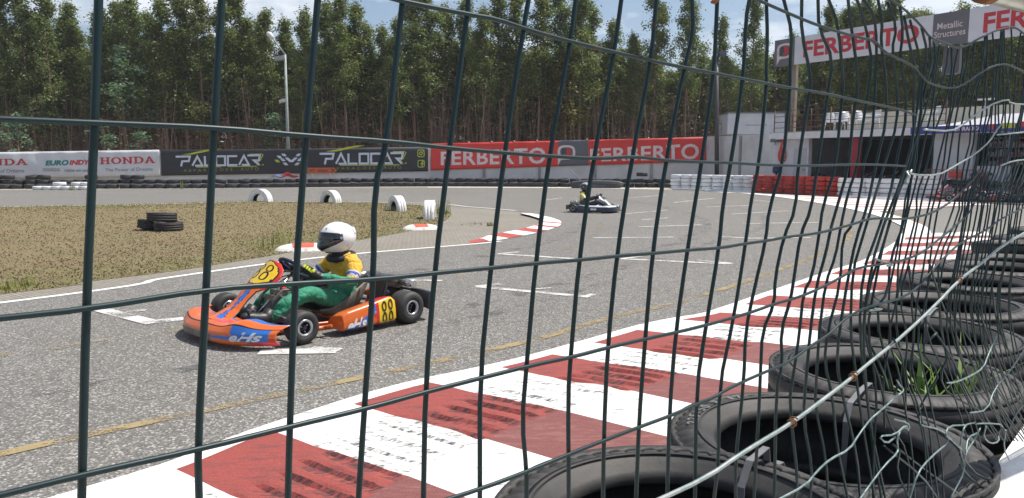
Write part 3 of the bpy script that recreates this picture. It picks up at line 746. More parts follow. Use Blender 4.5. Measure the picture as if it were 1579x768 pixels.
V = [[(152, 0), (146, 190), (133, 470), (126, 768)], [(342, 0), (330, 196), (318, 445), (305, 690), (307, 768)], [(490, 0), (472, 210), (455, 437), (447, 655), (444, 768)],
 [(621, 0), (597, 218), (577, 290), (576, 430), (562, 628), (553, 768)], [(722, 0), (721, 20), (693, 229), (670, 420), (656, 602), (653, 768)],
 [(815, 0), (807, 45), (778, 236), (757, 412), (740, 581), (740, 768)], [(888, 0), (879, 66), (847, 241), (826, 405), (812, 563), (805, 649), (812, 729), (812, 768)],
 [(958, 0), (947, 82), (915, 245), (893, 400), (880, 549), (876, 609), (877, 768)], [(1012, 0), (1004, 95), (974, 246), (951, 394), (937, 534), (931, 674), (930, 768)],
 [(1067, 0), (1069, 50), (1055, 106), (1027, 247), (1006, 390), (995, 521), (985, 654), (981, 768)], [(1106, 0), (1101, 113), (1082, 250), (1060, 385), (1042, 511), (1032, 639), (1029, 768)],
 [(1151, 0), (1153, 27), (1147, 123), (1123, 252), (1119, 313), (1107, 382), (1087, 500), (1078, 600), (1068, 768)],
 [(1184, 0), (1179, 57), (1185, 100), (1182, 130), (1167, 255), (1163, 306), (1147, 375), (1131, 488), (1112, 600), (1104, 712), (1103, 768)],
 [(1211, 0), (1217, 50), (1222, 93), (1218, 137), (1204, 256), (1190, 323), (1178, 371), (1163, 443), (1153, 512), (1143, 586), (1136, 712), (1136, 768)],
 [(1233, 0), (1240, 50), (1249, 123), (1247, 143), (1234, 256), (1223, 323), (1210, 365), (1197, 429), (1190, 468), (1179, 512), (1172, 572), (1167, 645), (1167, 768)],
 [(1261, 0), (1266, 43), (1281, 93), (1278, 147), (1262, 256), (1247, 323), (1238, 362), (1223, 429), (1217, 461), (1208, 512), (1203, 562), (1197, 602), (1197, 768)],
 [(1282, 0), (1289, 40), (1302, 133), (1300, 150), (1285, 256), (1272, 319), (1263, 358), (1250, 426), (1243, 452), (1230, 512), (1223, 579), (1220, 622), (1227, 745), (1228, 768)],
 [(1305, 0), (1317, 43), (1318, 100), (1323, 133), (1318, 187), (1305, 256), (1287, 339), (1282, 354), (1270, 389), (1262, 443), (1248, 512), (1242, 572), (1242, 645), (1250, 725), (1249, 768)],
 [(1320, 0), (1330, 30), (1342, 57), (1342, 100), (1334, 173), (1330, 213), (1318, 256), (1310, 299), (1297, 348), (1285, 396), (1277, 436), (1261, 512), (1258, 579), (1260, 625), (1270, 705), (1278, 768)],
 [(1336, 0), (1344, 23), (1354, 67), (1351, 133), (1341, 213), (1334, 256), (1330, 273), (1313, 346), (1303, 366), (1293, 436), (1276, 512), (1274, 559), (1280, 612), (1292, 685), (1308, 768)],
 [(1355, 0), (1357, 33), (1362, 67), (1364, 117), (1366, 183), (1354, 256), (1334, 319), (1320, 370), (1310, 430), (1290, 512), (1293, 562), (1300, 612), (1318, 700), (1330, 768)],
 [(1372, 2), (1379, 43), (1377, 77), (1384, 133), (1381, 187), (1367, 256), (1349, 299), (1329, 363), (1318, 420), (1308, 512), (1318, 560), (1330, 640), (1345, 768)],
 [(1384, 10), (1394, 50), (1389, 90), (1397, 167), (1384, 256), (1372, 300), (1350, 360), (1334, 420), (1322, 512), (1335, 600), (1350, 700), (1356, 768)],
 [(1397, 23), (1401, 63), (1409, 110), (1412, 157), (1407, 213), (1392, 270), (1356, 373), (1332, 456), (1332, 520), (1340, 640), (1362, 768)],
 [(1407, 30), (1416, 90), (1419, 133), (1412, 200), (1400, 256), (1386, 300), (1366, 366), (1345, 440), (1340, 512), (1352, 600), (1345, 700), (1350, 768)],
 [(1419, 43), (1429, 80), (1424, 133), (1417, 187), (1401, 256), (1392, 280), (1362, 366), (1339, 456), (1331, 520), (1360, 600), (1368, 660)],
 [(1430, 58), (1438, 77), (1436, 100), (1424, 135), (1419, 200), (1404, 262), (1396, 340), (1375, 400), (1366, 450), (1350, 480), (1378, 600)]]
zt, zb = 1.83, .81
mbw = MB()
for k, P in enumerate(V):
    top = P[0][1] <= 0
    wire(mbw, P, .00185 if k < 12 else .0017, ext_to(P, zt) if top else 0, ext_to(P[::-1], zb) if P[-1][1] >= 768 else 0, wob=0 if k < 11 else .003)
for s in range(1, 9):                                     # the mesh goes on to the left of the picture
    P0 = FW(150, 0)-FE*.05*s; P1 = FW(126, 768)-FE*.05*s
    d = (P1-P0).normalized(); mbw.tube([P0-d*.25+FINV, P0+FINV, P1+FINV, P1+d*.2+FINV], .00185, 6)
Hz = [[(0, 184), (147, 190), (330, 197), (472, 210), (597, 218), (693, 229), (778, 236), (847, 241), (915, 245), (974, 241), (1027, 248), (1082, 250), (1123, 251), (1167, 254), (1234, 256), (1330, 253), (1392, 256)],
 [(0, 489), (133, 475), (318, 445), (455, 436), (576, 430), (670, 420), (757, 412), (826, 405), (893, 400), (951, 394), (1006, 390), (1060, 385), (1107, 382), (1147, 375), (1178, 371), (1210, 365), (1238, 362), (1263, 358), (1283, 353), (1313, 345), (1330, 339), (1349, 336), (1389, 338), (1412, 334), (1432, 329), (1456, 316), (1472, 303), (1492, 283), (1509, 262)],
 [(0, 760), (130, 728), (305, 690), (447, 655), (562, 628), (656, 602), (740, 581), (812, 563), (880, 549), (937, 534), (995, 521), (1042, 511), (1087, 500), (1131, 488), (1163, 478), (1190, 468), (1217, 461), (1243, 452), (1277, 436), (1300, 423), (1320, 412), (1366, 406), (1396, 399), (1419, 389), (1439, 373), (1469, 349), (1492, 328), (1499, 313)],
 [(640, 782), (740, 751), (812, 724), (880, 696), (932, 676), (985, 656), (1032, 639), (1075, 620), (1097, 612), (1112, 602), (1143, 587), (1173, 574), (1203, 562), (1223, 550), (1247, 532), (1275, 515), (1300, 490), (1329, 474), (1362, 466), (1389, 458), (1412, 443), (1432, 419), (1456, 393), (1479, 373), (1516, 356), (1542, 336), (1579, 319)],
 [(602, -1), (620, 4), (722, 24), (760, 30), (807, 46), (879, 66), (947, 82), (1004, 95), (1057, 106), (1101, 114), (1147, 123), (1183, 130), (1220, 137), (1248, 141), (1280, 147), (1330, 158), (1382, 168), (1409, 178)],
 [(1130, -12), (1163, 0), (1190, 12), (1237, 32), (1267, 43), (1297, 52), (1320, 58), (1345, 63), (1359, 80), (1379, 90), (1406, 103), (1417, 117), (1429, 130), (1466, 138), (1489, 127), (1516, 107), (1542, 98), (1560, 103), (1579, 112)],
 [(1360, -6), (1372, 2), (1390, 14), (1407, 30), (1419, 43), (1430, 58), (1443, 63), (1456, 68), (1468, 73), (1476, 75), (1490, 70), (1502, 62), (1512, 57), (1530, 48), (1550, 43), (1560, 42), (1568, 46), (1579, 55), (1600, 68)]]
for k, P in enumerate(Hz): wire(mbw, P, .00152, .42 if P[0][0] <= 0 else (.3 if k in (3, 4) else 0), .25 if P[-1][0] >= 1579 else 0, off=.0028)
# dense crumpled part towards the right
wr = random.Random(17)
top_line = [(1443, 63), (1456, 68), (1468, 73), (1476, 75), (1490, 70), (1512, 57), (1530, 48), (1550, 43), (1560, 42), (1579, 55), (1610, 75)]
def tl(x):
    for a, b in zip(top_line, top_line[1:]):
        if a[0] <= x <= b[0]: return a[1]+(b[1]-a[1])*(x-a[0])/(b[0]-a[0])
    return 70
X = 1410; j = 0
while X < 1600:
    step = 9.5 if X < 1500 else 5.2
    xt = X+32-.05*(X-1410)+wr.uniform(-4, 4) if X < 1500 else X+22+wr.uniform(-9, 9)
    xt = min(max(xt, 1443), 1612)
    if 1535 < xt < 1570 and wr.random() < .6: xt = 1552+wr.uniform(-5, 8)
    y0 = tl(xt); b1 = 1495+(X-1495)*(.42 if 1440 < X < 1520 else .9)
    x330 = X-16-.03*(X-1410); x330 = x330*.5+(1492-.25*(1492-x330))*.5 if 1465 < X < 1520 else x330
    P = [(xt, y0), (xt-4+wr.uniform(-4, 4), y0+40), (X+14+wr.uniform(-5, 5), 165), (X+8+wr.uniform(-3, 3), 210), (X, 256), (x330+4, 300), (x330, 330), (X-34+wr.uniform(-5, 5), 400), (X-42+wr.uniform(-7, 7), 460), (X-40+wr.uniform(-9, 9), 520)]
    if X < 1470: P += [(X-38+wr.uniform(-14, 10), 580), (X-30+wr.uniform(-16, 14), 640)]+([(X-18+wr.uniform(-12, 16), 700), (X-10, 768)] if wr.random() < .7 else [])
    else: P += [(X-22+wr.uniform(-8, 8), 580), (X+4+wr.uniform(-8, 8), 630)]+([(X+34, 680)] if X > 1500 else [(X+20, 690)])
    wire(mbw, P, .00125, wob=.002); X += step*wr.uniform(.75, 1.25); j += 1
# crossed strands of the folded flap, lower right
for P in ([(1395, 410), (1420, 470), (1455, 540), (1490, 600), (1530, 660)], [(1420, 400), (1460, 480), (1500, 560), (1545, 640)], [(1500, 470), (1530, 540), (1560, 600), (1585, 640)], [(1520, 440), (1550, 520), (1585, 590)], [(1470, 470), (1505, 550), (1540, 620), (1555, 650)],
          [(1372, 690), (1410, 730), (1450, 768)], [(1378, 686), (1425, 720), (1470, 760)], [(1376, 690), (1392, 730), (1400, 768)], [(1476, 716), (1510, 745), (1535, 768)], [(1476, 700), (1520, 740), (1560, 750)], [(1366, 520), (1400, 560), (1385, 610)], [(1345, 520), (1350, 570), (1375, 600)],
          [(1440, 512), (1428, 540), (1440, 575), (1436, 600), (1424, 632), (1408, 655)], [(1452, 512), (1455, 545), (1448, 580), (1470, 610), (1500, 630)]):
    wire(mbw, P, .0016, wob=.01)
mbw.build('wire_mesh', M_WIRE, fence)
mb = MB(); wire(mb, [(990, 775), (1080, 734), (1137, 695), (1213, 650), (1260, 615), (1307, 580), (1330, 560), (1362, 535), (1384, 517), (1432, 473), (1472, 431), (1506, 406), (1542, 376), (1579, 356)], .0022, .35, .25, off=.006); mb.build('tension_wire', M_STEEL, fence)
for u, v in ((1307, 580), (1213, 650), (1472, 431)):
    mb = MB(); c = FW(u, v, .006)+FINV; ax = (FW(u+8, v-5)-FW(u, v)).normalized(); q = ax.orthogonal().normalized(); w2 = ax.cross(q)
    mb.tube([c+ax*(t-1.2)*.0028+(q*math.cos(t*5.2)+w2*math.sin(t*5.2))*(.0042 if t < 2.3 else .0042+.004*(t-2.3)) for t in [i*.12 for i in range(24)]], .0009, 5); mb.build('wire_tie', M_RUST, fence)
loose = [[(1183, 772), (1225, 742), (1247, 723), (1270, 705), (1292, 688), (1315, 668), (1330, 643), (1336, 634), (1369, 615), (1372, 605), (1381, 599), (1379, 592), (1366, 583)],
 [(1305, 772), (1329, 752), (1349, 712), (1372, 695), (1376, 685), (1366, 672), (1382, 655), (1392, 660), (1385, 648), (1370, 645)],
 [(1454, 768), (1476, 719), (1474, 695), (1469, 672), (1476, 652), (1496, 650)], [(1391, 768), (1399, 725), (1426, 705), (1453, 676), (1444, 668), (1456, 655), (1474, 652)],
 [(1446, 588), (1462, 587), (1489, 579), (1502, 565), (1515, 545), (1529, 515)], [(1409, 653), (1436, 659), (1453, 670), (1470, 690)], [(1482, 634), (1512, 630), (1526, 599), (1542, 572), (1576, 532), (1580, 500)], [(1549, 659), (1559, 635), (1579, 609), (1590, 600)],
 [(1496, 652), (1512, 650), (1536, 652), (1533, 668), (1528, 678), (1517, 682), (1509, 672), (1506, 655)], [(1474, 695), (1484, 672), (1500, 665), (1498, 655), (1494, 680), (1480, 690), (1476, 700)], [(1537, 660), (1540, 690), (1548, 708)],
 [(1372, 672), (1350, 680), (1344, 670), (1370, 668), (1381, 650), (1393, 662)], [(1385, 273), (1388, 262), (1396, 270), (1432, 270), (1462, 258), (1490, 237), (1516, 217), (1526, 205), (1530, 190)], [(1416, 200), (1452, 203), (1472, 193), (1516, 163), (1539, 153), (1549, 160), (1579, 162), (1600, 163)], [(1526, 208), (1579, 203), (1600, 200)], [(1529, 255), (1556, 248), (1579, 245), (1600, 243)],
 [(1385, 270), (1385, 285), (1392, 262)], [(1330, 397), (1345, 401), (1368, 408), (1350, 408)], [(1330, 474), (1352, 475), (1330, 478)]]
for P in loose:
    mb = MB(); wire(mb, P, .0013, off=.01, wob=.004); mb.build('loose_wire', M_PALE if P[0][1] > 300 else M_STEEL, fence)
# galvanised pipe crossing the top right corner
mb = MB(); a = FW(1495, -16, .02); b = FW(1650, 62, .14); d = (b-a).normalized()
mb.tube([a, a+d*.01, b+d*.5], .021, 24); pipe = mb.build('metal_pipe', mat('galvanised_pipe', (.42, .42, .38, 1), .38, (.30, .29, .24, 1), 20, metal=.5)); tag(pipe, 'galvanised steel pipe with rusty end at the top right above the fence', 'pipe')
mb = MB(); mb.tube([a-d*.004, a+d*.012], .0225, 24); mb.tube([a-d*.02+Vector((0, 0, .004)), a+d*.01], [.010, .014], 8); mb.build('rusty_cap', M_RUST, pipe)
# small red tag hanging at the top wire
c = FW(1101, -2, .004); mb = MB(); mb.tube([c+Vector((0, 0, .006)), c, c+FE*-.006+Vector((0, 0, -.004)), c+FE*-.010+Vector((0, 0, -.005))], [.002, .003, .0025, .001], 6)
mb.build('rust_knot', M_RUST, None); tag(bpy.data.objects['rust_knot'], 'small rust brown twist of wire on top of a fence strand', 'wire twist')
# low wall under the fence
mb = MB(); c0 = G(1500, 768, .8); c1 = G(1579, 655, .8); d = (c1-c0).normalized(); nn = Vector((d.y, -d.x, 0))
A = c0-d*3; B = c0+d*9
for i in range(24):
    p = A+d*(.5*i+.003); q = A+d*(.5*(i+1)-.003)
    pts = [p, q, q+nn*.24, p+nn*.24]
    mb.poly([Vector((t.x, t.y, .8)) for t in pts[::-1]], thick=.8, n=(0, 0, 1))
tag(mb.build('block_wall', mat('white_wall_paint', (.78, .77, .74, 1), .85, (.66, .64, .60, 1), 8, bmp=.5, bscale=70), bevel=.006), 'low white painted block wall under the wire fence', 'wall')
# ================================================================== BOUNDARY WALL AND BANNERS
def W(px, Y): return Vector(((px-789.5)/F_PX*Y, Y, 0))
def fdepth(Y, z): return Y*math.cos(PITCH)-(z-CAM_H)*math.sin(PITCH)
WP = [(Vector((-62, 32, 0)), 1.7), (W(-120, 39.6), 1.86), (W(0, 40.6), 1.93), (W(246, 42.0), 2.02), (W(662, 44.5), 2.30), (W(1090, 43.8), 2.88), (Vector((13.25, 37.35, 0)), 2.80)]
M_WALLP = mat('white_plaster', (.66, .66, .68, 1), .85, (.50, .50, .50, 1), .9, bmp=.25, bscale=12, lo=.4, hi=.75)
wall = thing('boundary_wall', 'long white plastered boundary wall behind the far tyre barrier, carrying the banners', 'wall', (0, 42, 0))
mb = MB(); off = Vector((0, -42, 0))
for (a, ha), (b, hb) in zip(WP, WP[1:]):
    d = (b-a).normalized(); nn = Vector((d.y, -d.x, 0))
    if nn.y > 0: nn = -nn
    vs = []
    for p, h in ((a, ha), (b, hb)):
        vs += [p+off, p+off+Vector((0, 0, h)), p-nn*.2+off+Vector((0, 0, h)), p-nn*.2+off]
    mb.add(vs, [(0, 1, 5, 4), (1, 2, 6, 5), (2, 3, 7, 6), (0, 3, 2, 1), (4, 5, 6, 7)])
mb.build('wall_body', M_WALLP, wall)
mb = MB()
for (a, ha), (b, hb) in zip(WP[4:], WP[5:]):
    n = max(2, int((b-a).length/3.2))
    for i in range(1, n):
        p = a.lerp(b, i/n); h = ha+(hb-ha)*i/n; d = (b-a).normalized(); nn = Vector((d.y, -d.x, 0)); nn = -nn if nn.y > 0 else nn
        mb.box(p+off+nn*.03+Vector((0, 0, h/2)), (.16, .10, h-.06), Matrix.Rotation(math.atan2(d.y, d.x), 3, 'Z'))
mb.build('wall_post', mat('grey_concrete', (.34, .34, .34, 1), .9, (.26, .26, .26, 1), 3), wall)

def wallplane(u, v, d=.07):
    """point on the wall's front face seen at pixel u, v"""
    for (a, ha), (b, hb) in zip(WP, WP[1:]):
        e = (b-a).normalized(); nn = Vector((e.y, -e.x, 0)); nn = -nn if nn.y > 0 else nn
        p = onplane(u, v, a+nn*d, nn); t = (p-a).dot(e)/(b-a).length
        if -.002 <= t <= 1.002: return p, nn
    return p, nn
def bilinear(tl_, tr_, br_, bl_, n, wav=0):
    def fn(u, v, lift=0):                      # u right, v up, 0..1
        p = bl_.lerp(br_, u).lerp(tl_.lerp(tr_, u), v)
        return p+n*(lift+.006)
    return fn
def cloth(u, v, amp): return amp*(.5*math.sin(u*31+v*3)+.3*math.sin(u*77+1.3+v*5)+.5*math.sin(v*7+u*9))
def banner(px, label, regions, amp=.012, d=.10, cat='banner', name='banner'):
    """px: tl, tr, br, bl pixel corners; regions: (u0, u1, material)"""
    c = []
    for q in px: p, n = wallplane(q[0], q[1], d); c.append(p)
    base = c[3].copy(); base.z = 0
    t = thing(name, label, cat, base)
    c = [p-base for p in c]
    fn = bilinear(*c, n)
    def cf(u, v, lift=0): return fn(u, v, lift+cloth(u, v, amp))
    mb = MB(); mats = [r[2] for r in regions]
    def mf(u, v):
        for k, (u0, u1, m) in enumerate(regions):
            if u0 <= u < u1: return k
        return 0
    N = 240
    mb.grid(lambda u, v: cf(u, v, -.006), N, 10, mif=mf)
    mb.build('panel', mats, t, solid=-.004)
    W_ = (c[1]-c[0]).length; H_ = (c[0]-c[3]).length
    return t, (lambda u, v, lift=0: cf(u, v, .006+lift)), W_, H_
M_BW = mat('white_vinyl', (.70, .70, .72, 1), .55, (.62, .62, .64, 1), 2)
M_BK = mat('black_vinyl', (.030, .030, .036, 1), .45, (.024, .024, .028, 1), 2)
M_BR = mat('red_vinyl', (.72, .045, .035, 1), .5, (.62, .04, .03, 1), 1.5)
M_BG = mat('grey_vinyl', (.125, .125, .145, 1), .5, (.11, .11, .13, 1), 2)
M_TR = mat('red_print', (.62, .04, .05, 1), .5); M_TT = mat('teal_print', (.02, .24, .22, 1), .5); M_TG = mat('grey_print', (.20, .20, .22, 1), .6); M_TK = mat('dark_print', (.10, .10, .11, 1), .6)
M_TW = mat('white_print', (.80, .66, .66, 1), .5); M_TY = mat('lime_print', (.55, .60, .05, 1), .5); M_TY2 = mat('olive_print', (.26, .26, .06, 1), .5); M_TB = mat('navy_print', (.05, .07, .25, 1), .5); M_SIL = mat('silver_print', (.68, .72, .82, 1), .45)
def rect_map(fn, W_, H_, P):
    """pixel rectangle helpers: P = (x_left, x_right, y_top_l, y_top_r, y_bot_l, y_bot_r)"""
    xl, xr, tl_, tr_, bl_, br_ = P
    def uv(x, y):
        u = (x-xl)/(xr-xl); yt = tl_+(tr_-tl_)*u; yb = bl_+(br_-bl_)*u; return u, (yb-y)/(yb-yt)
    return uv
def txt(parent, fn, uv, s, x0, x1, yt, yb, m, name='lettering', bold=.03, shear=0., space=1., dy=0, lift=0):
    u0, v0 = uv(x0, yb); u1, v1 = uv(x1, yt); mb = MB()
    um, _ = uv(x1, yb+dy); _, vr0 = uv(x1, yb+dy); _, vr1 = uv(x1, yt+dy)
    vs, fs = text_geo(s, bold, shear, space)
    mb.add([fn(u0+(u1-u0)*x, (v0+(v1-v0)*y)*(1-x)+(vr0+(vr1-vr0)*y)*x, lift) for x, y in vs], fs)
    return mb.build(name, m, parent)
# serif capitals drawn as thick strokes plus feet
def slab(parent, fn, uv, s, x0, x1, yt, yb, m, dy=0):
    mb = MB(); n = len(s); cw = (x1-x0)/n
    def local(ox, w):
        def g(a, b, L=0):
            x = ox+a*w; y = yb+(yt-yb)*b+dy*((x-x0)/(x1-x0)); u, v = uv(x, y); return fn(u, v, .001+L)
        return g
    sh = {'H': ([(.22, 0), (.22, 1)], [(.78, 0), (.78, 1)], [(.22, .5), (.78, .5)], [(0, .06), (.42, .06)], [(0, .94), (.42, .94)], [(.58, .06), (1, .06)], [(.58, .94), (1, .94)]),
          'O': (), 'N': ([(.2, 0), (.2, 1)], [(.18, .95), (.80, .05)], [(.80, 0), (.80, 1)], [(0, .06), (.38, .06)], [(0, .94), (.3, .94)], [(.62, .94), (1, .94)]),
          'D': ([(.22, 0), (.22, 1)], [(0, .06), (.55, .06)], [(0, .94), (.55, .94)]), 'A': ([(.14, .02), (.48, 1)], [(.44, 1), (.86, .02)], [(.28, .33), (.72, .33)], [(-.02, .06), (.32, .06)], [(.62, .06), (1.04, .06)])}
    for i, ch in enumerate(s):
        g = local(x0+cw*i+cw*.04, cw*.92); L = 0
        for k, pl in enumerate(sh[ch]):
            vert = abs(pl[0][0]-pl[1][0]) < .5 and abs(pl[0][1]-pl[1][1]) > .5; w = .20 if vert else (.20 if abs(pl[0][1]-pl[1][1]) > .4 else .12)
            (ax, ay), (bx, by) = pl; L += .0006
            if vert or abs(ay-by) > .4: q = [(ax-w/2, ay), (ax+w/2, ay), (bx+w/2, by), (bx-w/2, by)]
            else: q = [(ax, ay-w/2), (bx, by-w/2), (bx, by+w/2), (ax, ay+w/2)]
            mb.add([g(x, y, L) for x, y in q], [(0, 1, 2, 3)] if (q[1][0]-q[0][0])*(q[2][1]-q[1][1])-(q[1][1]-q[0][1])*(q[2][0]-q[1][0]) > 0 else [(3, 2, 1, 0)])
        if ch in 'OD':
            a0, a1 = (0, 2*math.pi) if ch == 'O' else (-math.pi/2, math.pi/2); cx = .5 if ch == 'O' else .48; N = 20
            vs = []
            for k in range(N+1):
                a = a0+(a1-a0)*k/N
                vs += [g(cx+.50*math.cos(a)*(1 if ch == 'O' else 1), .5+.5*math.sin(a), L+.0006), g(cx+.27*math.cos(a), .5+.37*math.sin(a), L+.0006)]
            mb.add(vs, [(2*k, 2*k+2, 2*k+3, 2*k+1) for k in range(N)])
    return mb.build('lettering', m, parent)
# white banner (continues to the left of the picture)
t, fn, W_, H_ = banner([(-122, 236.5), (245.5, 231), (247, 271), (-122, 277)], 'white cloth banner with red and teal lettering on the wall, far left', [(0, 1.1, M_BW)], amp=.03)
uv = rect_map(fn, W_, H_, (-122, 246, 236.5, 231, 277, 271))
slab(t, fn, uv, 'HONDA', 149, 239, 243, 253.5, M_TR, -2)
slab(t, fn, uv, 'HONDA', -56, 38, 246, 256, M_TR, -1.5)
txt(t, fn, uv, 'EURO', 64.5, 101, 247, 255.5, M_TT, bold=.05, shear=.15, dy=-.4)
txt(t, fn, uv, 'INDY', 102, 134.5, 246.5, 254.5, M_TR, bold=.05, shear=.2, dy=-.4)
txt(t, fn, uv, 'The Power of Dreams', 158, 234, 258.5, 264.5, M_TG, 'lettering', bold=0, dy=-1)
txt(t, fn, uv, 'The Power of Dreams', -47, 32, 261, 267, M_TG, 'lettering', bold=0, dy=-1)
txt(t, fn, uv, 'Utilize em exclusivo', 94, 146, 260, 265, M_TG, 'lettering', bold=.01, dy=-.4)
mb = MB()
for k in range(2):
    for i in range(10):
        u0, v0 = uv(60.5+2.7*i, 262.4-k*2.6); u1, v1 = uv(60.5+2.7*i+2.0, 262.4-k*2.6+1.6)
        mb.add([fn(u0, v1, .001), fn(u1, v1, .001), fn(u1, v0, .001), fn(u0, v0, .001)], [(0, 1, 2, 3)])
mb.build('grey_code_row', mat('pale_grey_print', (.32, .33, .35, 1), .6), t)
# black banner
t, fn, W_, H_ = banner([(247.5, 231), (660, 228), (660, 264), (249, 271)], 'long black banner with silver lettering and lime details between the white and red banners', [(0, 1.1, M_BK)], amp=.012)
uv = rect_map(fn, W_, H_, (247.5, 660, 231, 228, 271, 264))
def car_logo(x0, x1, yt, yb, dy):
    glyph = {'P': [([(-.45, 1), (.95, 1), (.82, .52), (.18, .52), (.06, 0)], False)], 'A': [([(.0, .04), (.52, .98), (1.0, .04), (.28, .04)], False)], 'L': [([(.1, 1), (.1, .04), (1, .04)], False)],
             'O': [([(.06, .04), (.06, .96), (.94, .96), (.94, .04)], True)], 'C': [([(1, .96), (.06, .96), (.06, .04), (1, .04)], False)], 'R': [([(-.3, 1), (.98, 1), (.85, .48), (.35, .48), (.85, .02)], False)]}
    mb = MB(); s = 'PALOCAR'; cw = (x1-x0)/7
    for i, ch in enumerate(s):
        ox = x0+cw*i+cw*.06; w = cw*.86
        def g(a, b, L=0):
            x = ox+a*w+ (b-.5)*0; y = yb+(yt-yb)*b+dy*((x-x0)/(x1-x0)); u, v = uv(x, y); return fn(u, v, .002+L+i*.0004)
        put_strokes(mb, glyph[ch], .20, g)
    mb.build('lettering', M_SIL, t)
    mb = MB()
    def g(a, b, L=0):
        x = x0+a*(x1-x0); y = yb+(yt-yb)*b+dy*a; u, v = uv(x, y); return fn(u, v, .001+L)
    def gg(pts, w): put_strokes(mb, [(pts, False)], w, g)
    # car roof swoosh, tapering to both ends
    P = [(.02, 1.2), (.14, 1.34), (.28, 1.60), (.40, 1.75), (.52, 1.74)]; Q = [(.16, 1.20), (.30, 1.42), (.40, 1.58), (.47, 1.68), (.52, 1.73)]
    for i in range(4): mb.add([g(*P[i]), g(*Q[i]), g(*Q[i+1]), g(*P[i+1])], [(0, 1, 2, 3)])
    for pts, w in (([(.86, 1.14), (1.01, 1.14), (1.025, 1.05), (.985, .42), (.955, .34)], .014), ([(.955, .34), (.985, -.04), (.94, -.10)], .014), ([(.20, -.12), (.94, -.12)], .035)):
        A = [Vector(p) for p in pts]
        for a, b in zip(A, A[1:]):
            d = (b-a); n = Vector((-d.y, d.x)).normalized(); sx = w*.5 if abs(d.y) > abs(d.x) else 0; sy = 0 if sx else .035
            mb.add([g(a.x-sx, a.y-sy, .001), g(b.x-sx, b.y-sy, .001), g(b.x+sx, b.y+sy, .001), g(a.x+sx, a.y+sy, .001)], [(0, 1, 2, 3)])
    mb.add([g(1.01, -.02), g(1.03, -.02), g(1.03, .08), g(1.01, .08)], [(0, 1, 2, 3)])
    mb.build('emblem', M_TY, t)
    txt(t, fn, uv, 'R E P A R A Ç Õ E S', x0+6, x0+(x1-x0)*.64, yb+3.0, yb+9.2, M_TY2, 'lettering', bold=.01, dy=dy*.6)
    txt(t, fn, uv, 'A U T O', x0+(x1-x0)*.74, x0+(x1-x0)*.965, yb+3.0+dy*.75, yb+8.0+dy*.75, M_TY2, 'lettering', bold=.01)
car_logo(275, 397, 241.5, 256.5, -2)
car_logo(493, 621, 237.2, 253.5, -1.3)
mb = MB(); mb2 = MB()
for k, (x0, mir) in enumerate(((417, 1), (469, -1))):
    def pg(cx, cy, w=5.6, h=4.0):
        pts = [(cx-w/2-1.6*mir, cy+h/2-.0), (cx+w/2-1.6*mir+0, cy+h/2), (cx+w/2+1.6*mir, cy-h/2), (cx-w/2+1.6*mir, cy-h/2)]
        pts = [(cx-w/2+1.7*mir, cy+h/2), (cx+w/2+1.7*mir, cy+h/2), (cx+w/2-1.7*mir, cy-h/2), (cx-w/2-1.7*mir, cy-h/2)]
        return [fn(*uv(x, y), .001) for x, y in pts]
    for cx, cy in ((15, 239), (8.2, 242.2), (20.5, 245), (13, 246.5), (4, 0), (17, 252.8), (24, 248)):
        if cy: mb.add(pg(x0+cx*mir, cy), [(0, 1, 2, 3)])
    mb2.add(pg(x0+4.5*mir, 248.3), [(0, 1, 2, 3)])
mb.build('checkered_flags', M_SIL, t); mb2.build('flag_corner', M_TY, t)
mb = MB()
def wcirc(cx, cy, r0, r1, n=24, m=mb):
    vs = []
    for k in range(n+1):
        a = 2*math.pi*k/n; vs += [fn(*uv(cx+r0*math.cos(a), cy+r0*math.sin(a)), .001), fn(*uv(cx+r1*math.cos(a), cy+r1*math.sin(a)), .001)]
    m.add(vs, [(2*k, 2*k+1, 2*k+3, 2*k+2) for k in range(n)])
def wsq(cx, cy, R0, w, m):
    pts = []
    for k in range(32):
        a = 2*math.pi*k/32; c, s = math.cos(a), math.sin(a); r = R0/(abs(c)**5+abs(s)**5)**.2; pts.append((cx+r*c, cy+r*s, cx+(r-w)*c, cy+(r-w)*s))
    vs = []
    for p in pts: vs += [fn(*uv(p[0], p[1]), .001), fn(*uv(p[2], p[3]), .001)]
    m.add(vs, [(2*k, 2*k+1, (2*k+3) % 64, (2*k+2) % 64) for k in range(32)])
wsq(648.5, 236.5, 5.8, 1.3, mb); wcirc(648.5, 236.5, 3.0, 1.6); wcirc(651.9, 233.4, .8, .05, 10)
wsq(648.8, 252.4, 5.8, 1.2, mb)
for q in ([(649.5, 257.4), (651.4, 257.4), (651.4, 248.6), (649.5, 249.6)], [(648, 253.2), (653.2, 253.2), (653.2, 251.6), (648, 251.6)], [(650.2, 249.4), (653.6, 249.4), (653.6, 247.8), (651.4, 247.6)]):
    mb.add([fn(*uv(x, y), .0015+.0006*i) for i, (x, y) in enumerate(q)], [(0, 1, 2, 3)])
mb.build('media_icons', M_TY, t)
